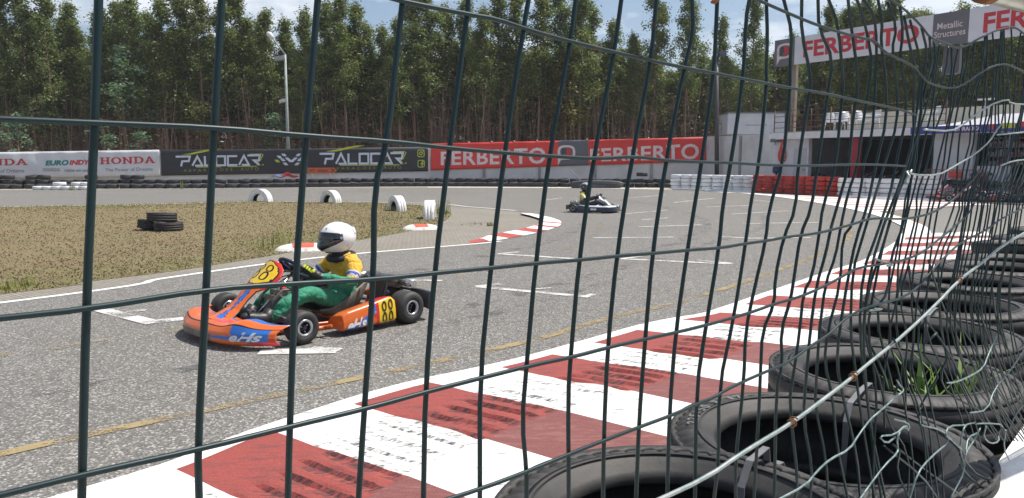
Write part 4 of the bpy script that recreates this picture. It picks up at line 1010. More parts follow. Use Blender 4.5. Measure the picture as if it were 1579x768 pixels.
# red banner: red, grey with bubble emblem, red
t, fn, W_, H_ = banner([(664.5, 221.5), (1089, 211.5), (1089, 249), (664.5, 262.5)], 'long red banner with white lettering and a grey middle panel on the far wall', [(0, .466, M_BR), (.466, .575, M_BG), (.575, 1.1, M_BR)], amp=.02)
uv = rect_map(fn, W_, H_, (664.5, 1089, 221.5, 211.5, 262.5, 249))
txt(t, fn, uv, 'FERBERTO', 680, 843, 229.5, 255.0, M_TW, bold=.022, space=1.06, dy=-2.6)
txt(t, fn, uv, 'FERBERTO', 911.5, 1078, 225, 249.5, M_TW, bold=.022, space=1.06, dy=-4.0)
def bubble(t, P, m_ring, m_f, m_b, s, m_in=None):
    """speech bubble emblem; P(x, y, lift) -> point, x right, y up, about -1..1"""
    def shape(k):
        pts = []
        for i in range(27):
            a = math.pi*1.12-i/26*math.pi*1.85; c, q = math.cos(a), math.sin(a); r = k/(abs(c)**3+abs(q)**3)**(1/3); pts.append((r*c*1.05, r*q*.85+.1))
        return pts
    o = shape(1.0); i_ = shape(.72); mb = MB()
    vs = []
    for a, b in zip(o, i_): vs += [P(a[0], a[1], .001), P(b[0], b[1], .001)]
    mb.add(vs, [(2*k, 2*k+2, 2*k+3, 2*k+1) for k in range(26)])
    mb.add([P(-1.02, .1, .001), P(-.72, .1, .001), P(-.66, -.82, .001), P(-1.0, -1.45, .001)], [(3, 2, 1, 0)])
    mb.add([P(-1.0, -1.45, .0016), P(-.66, -.82, .0016), P(-.18, -.72, .0016), P(-.18, -.50, .0016), P(-.72, -.5, .0016)], [(0, 1, 2, 3, 4)])
    mb.build('emblem', m_ring, t)
    mb = MB(); put_text(mb, 'F', lambda u, v: P(u, v, .002), -.55, -.02, -.38, .55, bold=.07); mb.build('emblem_letter', m_f, t)
    mb = MB(); put_text(mb, 'B', lambda u, v: P(u, v, .0026), -.06, .58, -.38, .55, bold=.07); mb.build('emblem_letter', m_b, t)
bubble(t, lambda x, y, L: fn(*uv(875.2+x*13.0, 236.3-y*13.0), L), M_TW, mat('slate_print', (.06, .06, .08, 1), .5), M_TR, 1)
mb = MB()
for x in (723, 758, 793, 828, 905, 1000):
    p, n = wallplane(x, 220.5-(x-665)*.024, .06); mb.lathe([(0, .03), (.04, .025), (.05, -.03), (0, -.03)], 8, M=Matrix.Translation(p-t.location), closed=False)
mb.build('eyelets', M_TW, t)
# white post between the banners, orange direction board
p, n = wallplane(661.5, 262, .03); mb = MB(); mb.box((0, 0, 1.15), (.12, .08, 2.3)); o = mb.build('banner_post', M_TW); o.location = (p.x, p.y, 0); tag(o, 'thin white post between the black and red banners', 'post')
c = [wallplane(*q, .22)[0] for q in ((474, 258.5), (515, 258.5), (520, 262.5), (515, 267), (474, 267))]; nn = wallplane(500, 262)[1]
mb = MB(); mb.poly([p-Vector((c[0].x, c[0].y, 0)) for p in c], thick=.03, n=nn); ar = mb.build('direction_board', mat('orange_board', (.72, .13, .03, 1), .5, (.55, .10, .03, 1), 4)); ar.location = (c[0].x, c[0].y, 0); tag(ar, 'orange arrow board pointing right below the black banner', 'sign')
f2 = bilinear(c[0], c[1], c[3], c[4], nn); base = ar.location.copy()
mb = MB(); put_text(mb, 'PIT - SAÍDA', lambda u, v: f2(u, v)-base, .08, .80, .22, .80, bold=.03)
mb.add([f2(x, y)-base for x, y in ((.86, .85), (.95, .85), (1.04, .5), (.95, .15), (.86, .15), (.95, .5))], [(0, 5, 2, 1), (5, 4, 3, 2)][:2]); mb.build('lettering', M_TK, ar)
for dx in (.25, 1.3):
    mb = MB(); mb.tube([(dx, -.02, 0), (dx, -.02, .75)], .02, 6); mb.build('leg', M_TG, ar)
# clutter by the barrier: a crumpled red and blue seat shell
p = G(436, 289); mb = MB()
mb.grid(lambda u, v: Vector(((u-.5)*1.6, .25*math.sin(u*5)*v, .45+.22*v*math.sin(u*3.1)+.05*math.sin(u*14))), 14, 4, mif=lambda u, v: 0 if u > .35 else 1)
o = mb.build('broken_bodywork', [mat('scrap_red', (.45, .05, .05, 1), .5), mat('scrap_blue', (.10, .14, .28, 1), .5)], solid=.03); o.location = (p.x, p.y+.6, .12); tag(o, 'broken red and blue bodywork piece lying on the far barrier under the flags', 'kart scrap')

# ================================================================== PIT BUILDING
BP = Vector((12.78, 37.4, 0)); BE = Vector((.533, -.846, 0)).normalized(); BN = Vector((-BE.y, BE.x, 0)); BN = -BN if BN.dot(CAM-BP) < 0 else BN
def fs_(px, d=0):                                    # position along the building front under pixel column px
    p = onplane(px, 384, BP+BN*d, BN); return (p-BP).dot(BE)
def fz(px, py, d=0): return onplane(px, py, BP+BN*d, BN).z
bld = thing('pit_building', 'low white pit garage building with flat roof terrace on the right', 'building', BP, math.atan2(BE.y, BE.x))
# local frame: x along the front, y to the back (away from track)
def lb(mbx, x0, x1, y0, y1, z0, z1, bev=0): mbx.box(((x0+x1)/2, (y0+y1)/2, (z0+z1)/2), (abs(x1-x0), abs(y1-y0), abs(z1-z0)), bev=bev)
S = {px: fs_(px) for px in (1186, 1217, 1240, 1310, 1395, 1430, 1490, 1545, 1579, 1640)}
backY = 6.0
flip = 1 if (Matrix.Rotation(math.atan2(BE.y, BE.x), 3, 'Z') @ Vector((0, 1, 0))).dot(BN) < 0 else -1
Yb = lambda y: y*flip
mb = MB()
lb(mb, S[1186], S[1240], Yb(0), Yb(.25), 0, 2.55)
M_BWALL = mat('building_white', (.68, .68, .71, 1), .8, (.56, .56, .58, 1), 1.2, bmp=.15)
mb.build('wall', M_BWALL, bld); mb = MB()
lb(mb, S[1430], S[1490], Yb(.0), Yb(.25), 0, 2.55)
mb.build('wall', M_BWALL, bld); mb = MB()
lb(mb, S[1186]+.01, S[1186]+.25, Yb(.251), Yb(backY), 0, 2.55)
mb.build('side_wall', M_BWALL, bld); mb = MB()
lb(mb, S[1490], S[1545], Yb(.12), Yb(.3), 0, 1.25)
mb.build('counter_wall', M_BWALL, bld); mb = MB()
lb(mb, S[1579], S[1640]+8, Yb(0), Yb(.25), 0, 2.55)
mb.build('wall', mat('building_white', (.68, .68, .71, 1), .8, (.56, .56, .58, 1), 1.2, bmp=.15), bld)
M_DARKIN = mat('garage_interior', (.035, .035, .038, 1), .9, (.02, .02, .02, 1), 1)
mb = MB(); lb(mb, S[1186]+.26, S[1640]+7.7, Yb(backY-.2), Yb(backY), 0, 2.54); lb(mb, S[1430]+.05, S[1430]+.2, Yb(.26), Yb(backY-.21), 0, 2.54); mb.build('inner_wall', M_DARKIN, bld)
mb = MB(); lb(mb, S[1186]-.05, S[1640]+8, Yb(-.25), Yb(backY+.2), 2.553, 2.84); mb.build('roof', mat('roof_concrete', (.42, .42, .41, 1), .9, (.30, .30, .29, 1), 1.5), bld)
mb = MB(); lb(mb, S[1186]-.06, S[1640]+8, Yb(-.28), Yb(-.20), 2.50, 2.80); mb.build('fascia', mat('fascia_white', (.8, .8, .8, 1), .7, (.68, .68, .68, 1), 2), bld)
mb = MB(); lb(mb, S[1217]+.04, S[1240]-.12, Yb(-.03), Yb(.0)-.003*flip, .02, 2.05); d_ = mb.build('door', mat('door_white', (.50, .51, .53, 1), .6, (.46, .47, .49, 1), 2), bld)
mb = MB(); mb.box((S[1240]-.22, Yb(-.05), 1.05), (.10, .05, .03)); mb.build('handle', M_TK, d_)
mb = MB(); mb.box(((S[1217]+S[1240])/2-.02, Yb(-.035), 1.55), (.09, .01, .22)); mb.build('notice', M_TR, d_)
mb = MB(); lb(mb, S[1310]-.16, S[1310]+.16, Yb(-.02), Yb(.3), 0, 2.5); mb.build('red_pillar', mat('pillar_red', (.40, .03, .04, 1), .5, (.3, .02, .03, 1), 3), bld)
# a storey wall set back on the terrace (cream parapet at the back)
mb = MB(); lb(mb, S[1186]-.03, S[1640]+8, Yb(backY-.05), Yb(backY+.15), 2.843, 3.95); mb.build('parapet', mat('cream_parapet', (.62, .58, .48, 1), .85, (.5, .47, .4, 1), 1), bld)
# railing along the roof edge
M_RAIL = mat('rust_brown_rail', (.16, .07, .05, 1), .6, (.10, .05, .04, 1), 10)
mb = MB(); x0, x1 = S[1186]+.1, S[1395]+1.4
for z in (3.05, 3.32, 3.59, 3.86): mb.tube([(x0, Yb(-.1), z), (x1, Yb(-.1), z)], .018, 6)
x = x0
while x <= x1: mb.tube([(x, Yb(-.1), 2.84), (x, Yb(-.1), 3.90)], .026, 6); x += (x1-x0)/8
mb.build('railing', M_RAIL, bld)
# garage contents: shelves, cabinet
mb = MB(); lb(mb, S[1490]+.05, S[1545]-.05, Yb(.5), Yb(.9), 1.25, 1.30)
for z in (1.6, 1.95, 2.3): lb(mb, S[1490]+.05, S[1545]+.6, Yb(.9), Yb(1.3), z, z+.04)
mb.build('shelves', mat('shelf_grey', (.22, .2, .2, 1), .6), bld)
sr = random.Random(4); mb = MB()
for z in (1.30, 1.64, 1.99):
    x = S[1490]+.1
    while x < S[1545]+.5:
        w = sr.uniform(.10, .3); lb(mb, x, x+w*.8, Yb(.95), Yb(1.2), z+.001, z+sr.uniform(.12, .28)); x += w
o = mb.build('shelf_stock', [mat('stock_mixed', (.30, .06, .07, 1), .6, (.40, .38, .38, 1), 2.2, lo=.48, hi=.52)], bld)
mb = MB(); lb(mb, S[1395]+.6, S[1430]-.1, Yb(.35), Yb(.9), 0, 1.15, .02); o = mb.build('tool_cabinet', mat('cabinet_brown_red', (.22, .05, .03, 1), .5, (.16, .04, .03, 1), 3)); o.matrix_parent_inverse = Matrix.Identity(4); o.location = BP; o.rotation_euler = (0, 0, math.atan2(BE.y, BE.x)); tag(o, 'brown red cabinet in the right corner of the dark garage opening', 'cabinet')
# blue awning with lettering
aw = thing('awning', 'blue edged white awning with white lettering over the right part of the garages', 'awning', BP, math.atan2(BE.y, BE.x))
sx0, sx1 = S[1395]+.05, S[1640]+2
out_d = 1.0
def awz(px, py): return onplane(px, py, BP+BN*(out_d), BN).z
zt0, zb0 = awz(1470, 194), awz(1470, 205.5)
xa0 = fs_(1393, out_d); xa1 = fs_(1660, out_d)
mb = MB(); mb.grid(lambda u, v: Vector((xa0+(xa1-xa0)*u, Yb(-out_d), zb0+(zt0-zb0)*v)), 40, 2, smooth=False); mb.build('valance', mat('royal_blue_cloth', (.035, .05, .30, 1), .6, (.03, .04, .22, 1), 2), aw, solid=.01)
mb = MB(); mb.grid(lambda u, v: Vector((xa0+.5+(xa1-xa0-.5)*u, Yb(-out_d+(out_d+.3)*v), zt0+.005+(.42*v)*min(1, .2+u*2))), 30, 6, smooth=False); mb.build('canopy', mat('grey_white_cloth', (.50, .50, .55, 1), .7, (.42, .42, .46, 1), 2), aw, solid=.01)
def aw_txt(s, p0, p1, yt, yb, m, bold=.03, lift=.02, name='lettering', mir=False):
    a, b = fs_(p0, out_d), fs_(p1, out_d); z0, z1 = awz((p0+p1)/2, yb), awz((p0+p1)/2, yt)
    mb = MB(); put_text(mb, s, lambda u, v: Vector((a+(b-a)*u, Yb(-out_d-lift), z0+(z1-z0)*v)), 0, 1, 0, 1, bold=bold); mb.build(name, m, aw)
aw_txt('DURANÇA', 1460, 1500, 195.5, 203.5, M_TW)
mb = MB(); mb.box(((fs_(1428, out_d)+fs_(1450, out_d))/2, Yb(-out_d-.015), awz(1440, 201.5)), (fs_(1450, out_d)-fs_(1428, out_d), .01, .07)); mb.build('red_stripe', M_TR, aw)
for p0, p1, m, s, tm in ((1512, 1519, M_TR, '5', M_TW), (1532, 1551, M_TY, '463', M_BK), (1557, 1565, M_TR, 'A', M_TW), (1402, 1407, M_TR, 'o', M_TW)):
    a, b = fs_(p0, out_d), fs_(p1, out_d); yc = 200-(p0-1470)*.09; z0, z1 = awz(p0, yc+4), awz(p0, yc-4)
    mb = MB(); mb.box(((a+b)/2, Yb(-out_d-.015), (z0+z1)/2), (b-a, .01, z1-z0)); mb.build('patch', m, aw)
mb = MB()
for px in (1428, 1543): mb.tube([(fs_(px, out_d), Yb(-out_d+.05), 0), (fs_(px, out_d), Yb(-out_d+.05), zb0+.05)], .03, 8)
mb.build('support_poles', M_TG, aw)
# red drop sign and a blue wheel rack on the wall left of the garages
mb = MB(); P = [(0, 1.15), (-.22, .62), (-.40, .28), (-.42, .02), (-.30, -.20), (0, -.30), (.30, -.20), (.42, .02), (.40, .28), (.22, .62)]
p0 = onplane(1206, 240, BP+BN*.05, BN); ex = BE
ds = MB(); ds.poly([p0+ex*x*.55+Vector((0, 0, y*.85-.1))+BN*.03 for x, y in P], thick=.05, n=BN); o = ds.build('drop_sign', mat('drop_red', (.60, .05, .03, 1), .5, (.5, .05, .03, 1), 3)); tag(o, 'red drop shaped sign on the white wall left of the garages', 'sign')
mb = MB(); pf = lambda x, y, L=.035: p0+ex*x*.55+Vector((0, 0, y*.85-.1))+BN*L
mb.add([pf(*q) for q in ((.05, .25), (.36, .10), (.40, .22), (.12, .40))], [(0, 1, 2, 3)]); mb.add([pf(*q) for q in ((.0, -.02), (.34, -.12), (.30, -.02), (.02, .08))], [(0, 1, 2, 3)]); mb.add([pf(x, y, .036) for x, y in ((.04, .5), (.16, .55), (.14, .70), (.06, .74))], [(0, 1, 2, 3)]); mb.build('white_marks', M_TW, o)
p1 = onplane(1196, 262, BP+BN*.5, BN); p1.z = 0; mb = MB()
for dz in (.62, 1.02):
    mb.tube([p1+ex*.0+BN*0+Vector((-.1, 0, dz)), p1+Vector((.18, 0, dz))], [.17, .17], 14)
mb.tube([p1+Vector((.04, 0, 0)), p1+Vector((.04, 0, 1.3))], .04, 6); mb.box(p1+Vector((.04, 0, .03)), (.6, .5, .06))
o = mb.build('wheel_rack', mat('blue_rack', (.03, .05, .16, 1), .5, (.02, .03, .06, 1), 6)); tag(o, 'dark blue wheel rack by the wall under the red drop sign', 'rack')
# wall floodlights above the drop
mb = MB(); p2 = onplane(1196, 217, BP+BN*.1, BN)
mb.box(p2, (.5, .06, .06)); mb.box(p2+Vector((-.18, -.12, 0)), (.2, .22, .16), bev=.02); mb.box(p2+Vector((.16, -.12, 0)), (.2, .22, .16), bev=.02); mb.tube([p2+Vector((0, 0, -.03)), p2+Vector((0, 0.08, -.2))], .02, 6)
tag(mb.build('floodlight', M_TG), 'pair of grey floodlights on the wall above the red drop sign', 'floodlight')
# red safety railing before the shelves
def bxp(px, d=0): return BP+BE*fs_(px, d)+BN*d
mb = MB(); q0, q1 = bxp(1418, 1.0), bxp(1508, 1.0); e = (q1-q0).normalized(); Ls = (q1-q0).length
for z in (.12, 1.1): mb.tube([q0+Vector((0, 0, z)), q1+Vector((0, 0, z))], .02, 6)
n = 18
for i in range(n+1): mb.tube([q0+e*Ls*i/n+Vector((0, 0, 0 if i % 6 == 0 else .12)), q0+e*Ls*i/n+Vector((0, 0, 1.1))], .010 if i % 6 else .022, 5)
br = mb.build('safety_barrier', mat('barrier_red', (.38, .05, .04, 1), .5, (.3, .04, .03, 1), 5)); tag(br, 'red tubular safety barrier in front of the white pit wall', 'barrier')
q = bxp(1466, 1.06); o_ = MB(); o_.box(q+Vector((0, 0, .93)), (.55, .03, .26), Matrix.Rotation(math.atan2(BE.y, BE.x), 3, 'Z'), bev=.004); o_.build('red_plate', mat('plate_red', (.62, .06, .04, 1), .5), br)

# plastic chairs and a fan on the terrace
M_PLA = mat('white_plastic', (.75, .76, .78, 1), .4, (.48, .48, .50, 1), 3)
def chair():
    r = thing('terrace_chair', 'x', 'chair', (0, 0, 0))
    mb = MB(); mb.box((0, 0, .43), (.46, .44, .03), bev=.01); mb.build('seat', M_PLA, r)
    mb = MB(); mb.grid(lambda u, v: Vector(((u-.5)*.44, .21+.10*v-.05*math.cos((u-.5)*3), .45+.42*v)), 6, 4); mb.build('backrest', M_PLA, r, solid=.02)
    for sx in (-1, 1):
        for sy in (-1, 1):
            mb = MB(); mb.tube([(sx*.20, sy*.19, .42), (sx*.25, sy*.24, 0)], [.02, .016], 6); mb.build('leg', M_PLA, r)
        mb = MB(); mb.tube([(sx*.24, .22, .66), (sx*.26, -.14, .64), (sx*.23, -.2, .42)], .018, 6); mb.build('armrest', M_PLA, r)
    return r
ch0 = chair(); cr = random.Random(2)
cl = ['leftmost white plastic chair behind the roof terrace railing', 'second white plastic chair from the left on the roof terrace', 'third white plastic chair from the left on the roof terrace', 'fourth white plastic chair from the left on the roof terrace', 'fifth white plastic chair from the left on the roof terrace', 'white plastic chair standing apart at the right end of the railing']
for i, px in enumerate((1270, 1285, 1300, 1322, 1334, 1421)):
    o = ch0 if i == 0 else copy_tree(ch0)
    p = bxp(px, -.9); o.location = (p.x, p.y, 2.842); o.rotation_euler = (0, 0, cr.uniform(0, 6.28)); o['label'] = cl[i]; o['group'] = 'white plastic chairs on the roof terrace'
ft = thing('bar_table', 'round white bar table on the terrace above the awning', 'table', bxp(1504, -1.0)+Vector((0, 0, 2.842)))
mb = MB(); mb.lathe([(0, 1.0), (.32, 1.0), (.32, 1.04), (0, 1.04)], 20, closed=False); mb.build('table_top', M_PLA, ft)
mb = MB(); mb.tube([(0, 0, 0), (0, 0, 1)], .03, 8); mb.lathe([(0, 0), (.24, 0), (.22, .03), (0, .04)], 16, closed=False); mb.build('stem', M_PLA, ft)
# white hut / panel above the wall
pb = W(1162, 45.5); mb = MB(); z0 = 1.4+(250-208)/F_PX*45.5; z1 = 1.4+(250-176)/F_PX*45.5
hut = thing('white_cabin', 'white cabin raised behind the boundary wall left of the terrace', 'cabin', (pb.x, pb.y+1.2, 0))
mb.box((0, 0, (z0+z1)/2), (87/F_PX*45.5, 2.2, z1-z0), bev=.02); mb.build('cabin_body', mat('cabin_white', (.68, .69, .72, 1), .6, (.6, .6, .63, 1), 2), hut)
mb = MB(); mb.box((0, 0, z1+.04), (87/F_PX*45.5+.12, 2.32, .07)); mb.build('roof', M_TG, hut)
mb = MB()
for sx in (-1.5, 1.5):
    for sy in (-.9, .9): mb.box((sx, sy, z0/2), (.12, .12, z0))
mb.build('support_posts', M_TG, hut)
mb = MB(); mb.box((0, -1.102, z0+.56), (1.3, .006, .05)); mb.build('faint_stripe', mat('faint_print', (.34, .36, .40, 1), .6), hut)

# ================================================================== OVERHEAD SIGN
sg = thing('overhead_sign', 'large raised white sign with red lettering running above the pit building', 'sign', BP, math.atan2(BE.y, BE.x))
SD = .15
def sx(px): return fs_(px, SD)
def sgz(px, py): return onplane(px, py, BP+BN*SD, BN).z
zb_, zt_ = sgz(1182, 105), sgz(1182, 65)
x0, xe = sx(1182), sx(1720)
M_SW = mat('sign_white', (.70, .70, .74, 1), .5, (.62, .62, .66, 1), 1.5); M_SG = mat('sign_grey', (.15, .145, .16, 1), .5, (.13, .125, .14, 1), 1.5); M_SR = mat('sign_red', (.60, .035, .045, 1), .5, (.5, .03, .04, 1), 2)
for a, b, m in ((1182, 1212, M_SG), (1212, 1417, M_SW), (1417, 1470, M_SG), (1470, 1720, M_SW)):
    mb = MB(); lb(mb, sx(a)+.006, sx(b)-.006, Yb(-SD), Yb(-SD+.10), zb_, zt_); mb.build('panel', m, sg)
def sgfn(u, v, L=0): return Vector((x0+u, Yb(-SD-.012-L), v))
def stext(s, a, b, za, zb2, m, bold=.04, name='lettering'):
    mb = MB(); A, B = sx(a)-x0, sx(b)-x0; put_text(mb, s, lambda u, v: sgfn(A+(B-A)*u, za+(zb2-za)*v), 0, 1, 0, 1, bold=bold); mb.build(name, m, sg)
H_ = zt_-zb_
stext('FERBERTO', 1225.5, 1397, zb_+H_*.20, zb_+H_*.80, M_SR, .03)
stext('Metallic', 1423.5, 1461, zb_+H_*.50, zb_+H_*.70, M_TW, .01); stext('Structures', 1419.5, 1466, zb_+H_*.25, zb_+H_*.45, M_TW, .01)
stext('FERBERTO', 1492, 1706, zb_+H_*.20, zb_+H_*.80, M_SR, .03)
cxm = (sx(1183)+sx(1212))/2-x0
bubble(sg, lambda x, y, L: sgfn(cxm+x*.42, zb_+H_*.52+y*.42, L), M_TW, mat('slate_print', (.06, .06, .08, 1), .5), M_SR, 1)
mb = MB()
for z in (zb_+.05, zt_-.05): lb(mb, x0, xe, Yb(-SD+.101), Yb(-SD+.2), z-.04, z+.04)
x = x0+.2
while x < xe:
    lb(mb, x, x+.06, Yb(-SD+.201), Yb(-SD+.28), zb_, zt_); x += 1.2
mb.build('frame', mat('sign_frame', (.20, .17, .14, 1), .7, (.12, .10, .08, 1), 6), sg)
for px, zz in ((1207, 2.84), (1650, 2.84)):
    mb = MB(); lb(mb, sx(px)-.11, sx(px)+.11, Yb(-SD+.29), Yb(-SD+.45), zz+.002, zt_-.1); mb.build('support_post', mat('post_beige', (.30, .25, .20, 1), .8, (.24, .2, .16, 1), 4), sg)
mb = MB(); lb(mb, sx(1438)-x0*0-.25, sx(1438)+.4, Yb(-SD+.30), Yb(-SD+.6), 4.9, zb_); mb.build('junction_box', M_TK, sg)
# ================================================================== LAMP POSTS
def at(px, py, Y): d = ray(px, py); return CAM+d*(Y/d.y)
lp = thing('street_lamp', 'pale grey street lamp with angled arm standing behind the black banner', 'street lamp', at(445, 250, 45.5).xy.to_3d())
b0 = lp.location.copy(); top = at(439.5, 84, 45.5)-b0; M_LP = mat('lamp_grey', (.36, .40, .38, 1), .6, (.26, .30, .28, 1), 5)
mb = MB(); mb.tube([(0, 0, 0), (top.x*.5, top.y*.5, top.z*.5), top], [.11, .09, .07], 10); mb.build('pole', M_LP, lp)
arm = at(419, 57, 45.5)-b0; mb = MB(); mb.tube([top, arm], [.05, .04], 8); mb.build('arm', M_LP, lp)
hd = at(413, 52, 45.5)-b0; mb = MB(); mb.tube([arm+Vector((.1, 0, -.1)), arm, arm.lerp(hd, .5)+Vector((0, 0, .03)), hd, hd+Vector((-.1, 0, .0))], [.05, .13, .17, .14, .04], 12); mb.build('lamp_head', mat('lamp_white', (.75, .76, .76, 1), .4), lp)
sp = at(432, 90, 45.5)-b0; mb = MB(); mb.box(sp, (.62, .35, .26), Matrix.Rotation(R(-8), 3, 'Y'), bev=.03); mb.build('loudspeaker', mat('speaker_grey', (.36, .37, .37, 1), .5), lp)
sp = at(438, 155, 45.5)-b0; mb = MB(); mb.box(sp, (.34, .2, .22), bev=.05); mb.tube([sp, sp+Vector((-.28, -.05, -.08))], [.06, .12], 8); mb.build('camera_box', mat('box_white', (.62, .62, .62, 1), .5), lp)
c0_ = at(450, 250, 45.8); mb = MB(); mb.tube([(0, 0, 0), (-.25, 0, 4.6)], [.06, .04], 8); o = mb.build('wooden_stay', mat('brown_wood', (.20, .14, .09, 1), .8)); o.location = (c0_.x, c0_.y, 0); tag(o, 'thin brown wooden stake leaning against the pale street lamp', 'stake')
dp = thing('dark_pole', 'dark steel pole with small box on top right of the red banner', 'pole', (G(1106, 290).x+.0, 0, 0)); Yp = 42.3
b1 = at(1106.5, 250, Yp); dp.location = (b1.x, b1.y, 0); tp = at(1105, 84, Yp)-Vector((b1.x, b1.y, 0))
mb = MB(); mb.tube([(0, 0, 0), tp], [.13, .10], 10); mb.build('pole', mat('dark_steel', (.07, .07, .08, 1), .5, (.05, .05, .05, 1), 6), dp)
mb = MB(); mb.box(tp+Vector((.30, -.1, .05)), (.38, .3, .30), bev=.03); mb.tube([tp, tp+Vector((.2, 0, .05))], .04, 6); mb.build('loudspeaker', mat('speaker_dark', (.10, .11, .13, 1), .5), dp)
# ================================================================== TREES
def m_leaf(name, c1, c2, c3):
    m, nt, b, out = nodes_of(name)
    g = nt.nodes.new("ShaderNodeNewGeometry"); oi = nt.nodes.new("ShaderNodeObjectInfo")
    c = ramp(nt, g.outputs['Random Per Island'], [(0, c1), (.5, c2), (.93, c2), (1, c3)])
    c = mixc(nt, maprange(nt, oi.outputs['Random'], 0, 1, 0, .55), c, (.90, .82, .55, 1), 'MULTIPLY')
    nt.links.new(c, b.inputs['Base Color']); b.inputs['Roughness'].default_value = .5; b.inputs['Specular IOR Level'].default_value = .35
    t = nt.nodes.new("ShaderNodeBsdfTranslucent"); nt.links.new(mixc(nt, 1., c, (1.0, 1.2, .5, 1), 'MULTIPLY'), t.inputs[0])
    mx = nt.nodes.new("ShaderNodeMixShader"); mx.inputs[0].default_value = .38; nt.links.new(b.outputs[0], mx.inputs[1]); nt.links.new(t.outputs[0], mx.inputs[2]); nt.links.new(mx.outputs[0], out.inputs[0])
    return m
M_L1 = m_leaf('eucalyptus_leaves', (.095, .13, .05, 1), (.185, .215, .085, 1), (.40, .42, .27, 1))
M_L2 = m_leaf('autumn_leaves', (.11, .10, .035, 1), (.17, .14, .05, 1), (.22, .18, .08, 1))
M_L3 = m_leaf('blue_green_leaves', (.12, .19, .14, 1), (.18, .26, .20, 1), (.26, .34, .28, 1))
def m_bark():
    m, nt, b, out = nodes_of('pale_bark')
    tc = nt.nodes.new("ShaderNodeTexCoord"); mp = nt.nodes.new("ShaderNodeMapping"); mp.inputs['Scale'].default_value = (4, 4, .5); nt.links.new(tc.outputs['Object'], mp.inputs[0])
    oi = nt.nodes.new("ShaderNodeObjectInfo")
    c = ramp(nt, noise(nt, 2.2, 5, .6, vec=mp.outputs[0]), [(.35, (.25, .16, .11, 1)), (.55, (.34, .24, .17, 1)), (.72, (.15, .09, .06, 1))])
    c = mixc(nt, maprange(nt, oi.outputs['Random'], 0, 1, 0, .6), c, (.55, .42, .36, 1), 'MULTIPLY')
    nt.links.new(c, b.inputs['Base Color']); b.inputs['Roughness'].default_value = .85; return m
M_BARK = m_bark()
def leaf(mb, p, s, r, drop=.5, mi=0):
    """one drooping narrow leaf spray: a bent quad pair"""
    a = r.random()*6.283; d = Vector((math.cos(a), math.sin(a), -drop*r.uniform(.2, 1.6))).normalized()
    w = d.orthogonal().normalized(); w = Matrix.Rotation(r.random()*6.28, 3, d) @ w
    L = s*r.uniform(.7, 1.35); ww = s*.26*r.uniform(.6, 1.3)
    mb.add([p, p+d*L*.5+w*ww, p+d*L, p+d*L*.5-w*ww], [(0, 1, 2, 3)], mi)
def tree_mesh(seed, H, z0, rad, nleaf, lsize, lean=.02, gap=.25, droop=.5, nb=30):
    r = random.Random(seed); tk = MB(); cr = MB()
    ph = r.random()*6; ax = lambda z: Vector((lean*z*math.cos(ph)+.12*math.sin(z*.35+ph), lean*z*math.sin(ph)+.12*math.cos(z*.3+ph), z))
    n = 12; rb = .055+.006*H
    tk.tube([ax(H*i/n) for i in range(n+1)], [rb*(1-.90*i/n) for i in range(n+1)], 7)
    ends = []
    for i in range(nb):
        f = (i+r.random())/nb; z = z0+(H*.97-z0)*f; a = r.random()*6.283
        prof = (1-f)**.9*(.45+.55*min(1, f*4))+.05 if f < 1 else .05
        L = rad*(prof+.10)*r.uniform(.55, 1.3)
        if r.random() < gap*.3: L *= .4
        d = Vector((math.cos(a), math.sin(a), r.uniform(.35, .95))); p0 = ax(z); p1 = p0+d*L*.55; p2 = p0+Vector((d.x, d.y, d.z*.75))*L
        tk.tube([p0, p1, p2], [.035*(1-f*.6), .02, .008], 4, cap=False); ends.append((p0.lerp(p1, .4), p1, p2, L))
        # twigs
    for i in range(int(nb*.9)):                          # bare dead side twigs below the crown
        z = z0*(.25+.85*r.random()); a = r.random()*6.283; L = rad*r.uniform(.3, .8); p0 = ax(z)
        tk.tube([p0, p0+Vector((math.cos(a)*L, math.sin(a)*L, L*r.uniform(-.1, .5)))], [.016, .005], 3, cap=False)
    k = 0
    while k < nleaf:
        p0, p1, p2, L = ends[int(r.random()*len(ends))]
        t = r.random()**.6; base = p0.lerp(p1, min(1, t*2)) if t < .5 else p1.lerp(p2, t*2-1)
        cs = .16+.26*L*.5; c = base+Vector((r.gauss(0, cs*.6), r.gauss(0, cs*.6), r.gauss(0, cs*.55)))
        m = r.randint(7, 18)
        sp = r.uniform(.10, .24)
        for _ in range(m):
            leaf(cr, c+Vector((r.gauss(0, sp), r.gauss(0, sp), r.gauss(0, sp*.8))), lsize, r, droop)
        k += m
    for i in range(60):                                  # thin leader at the very top
        z = H*(.9+.12*r.random()); leaf(cr, ax(z)+Vector((r.gauss(0, .10), r.gauss(0, .10), 0)), lsize*.8, r, droop)
    return tk, cr
def tree_proto(name, seed, H, z0, rad, nleaf, lsize, m, **k):
    tk, cr = tree_mesh(seed, H, z0, rad, nleaf, lsize, **k)
    o = thing(name, 'x', 'tree'); tk.build('trunk', M_BARK, o); cr.build('crown', m, o); return o
protos = [tree_proto('eucalyptus_tree', 100+i, 12., z0*.86, rad, int(nl*1.75), .17, M_L1, lean=le, nb=int(nb*1.25)) for i, (z0, rad, nl, le, nb) in enumerate([(4.2, 1.55, 5600, .01, 40), (5.0, 1.35, 5000, .025, 36), (3.2, 1.75, 6400, .015, 46), (5.8, 1.25, 4600, .02, 32), (4.6, 1.65, 5600, .03, 38), (2.4, 1.5, 6200, .01, 48), (6.2, 1.5, 4800, .015, 30)])]
autumn = tree_proto('eucalyptus_tree', 300, 8.5, 3.0, 1.5, 3200, .24, M_L2, nb=34)
usedp = set()
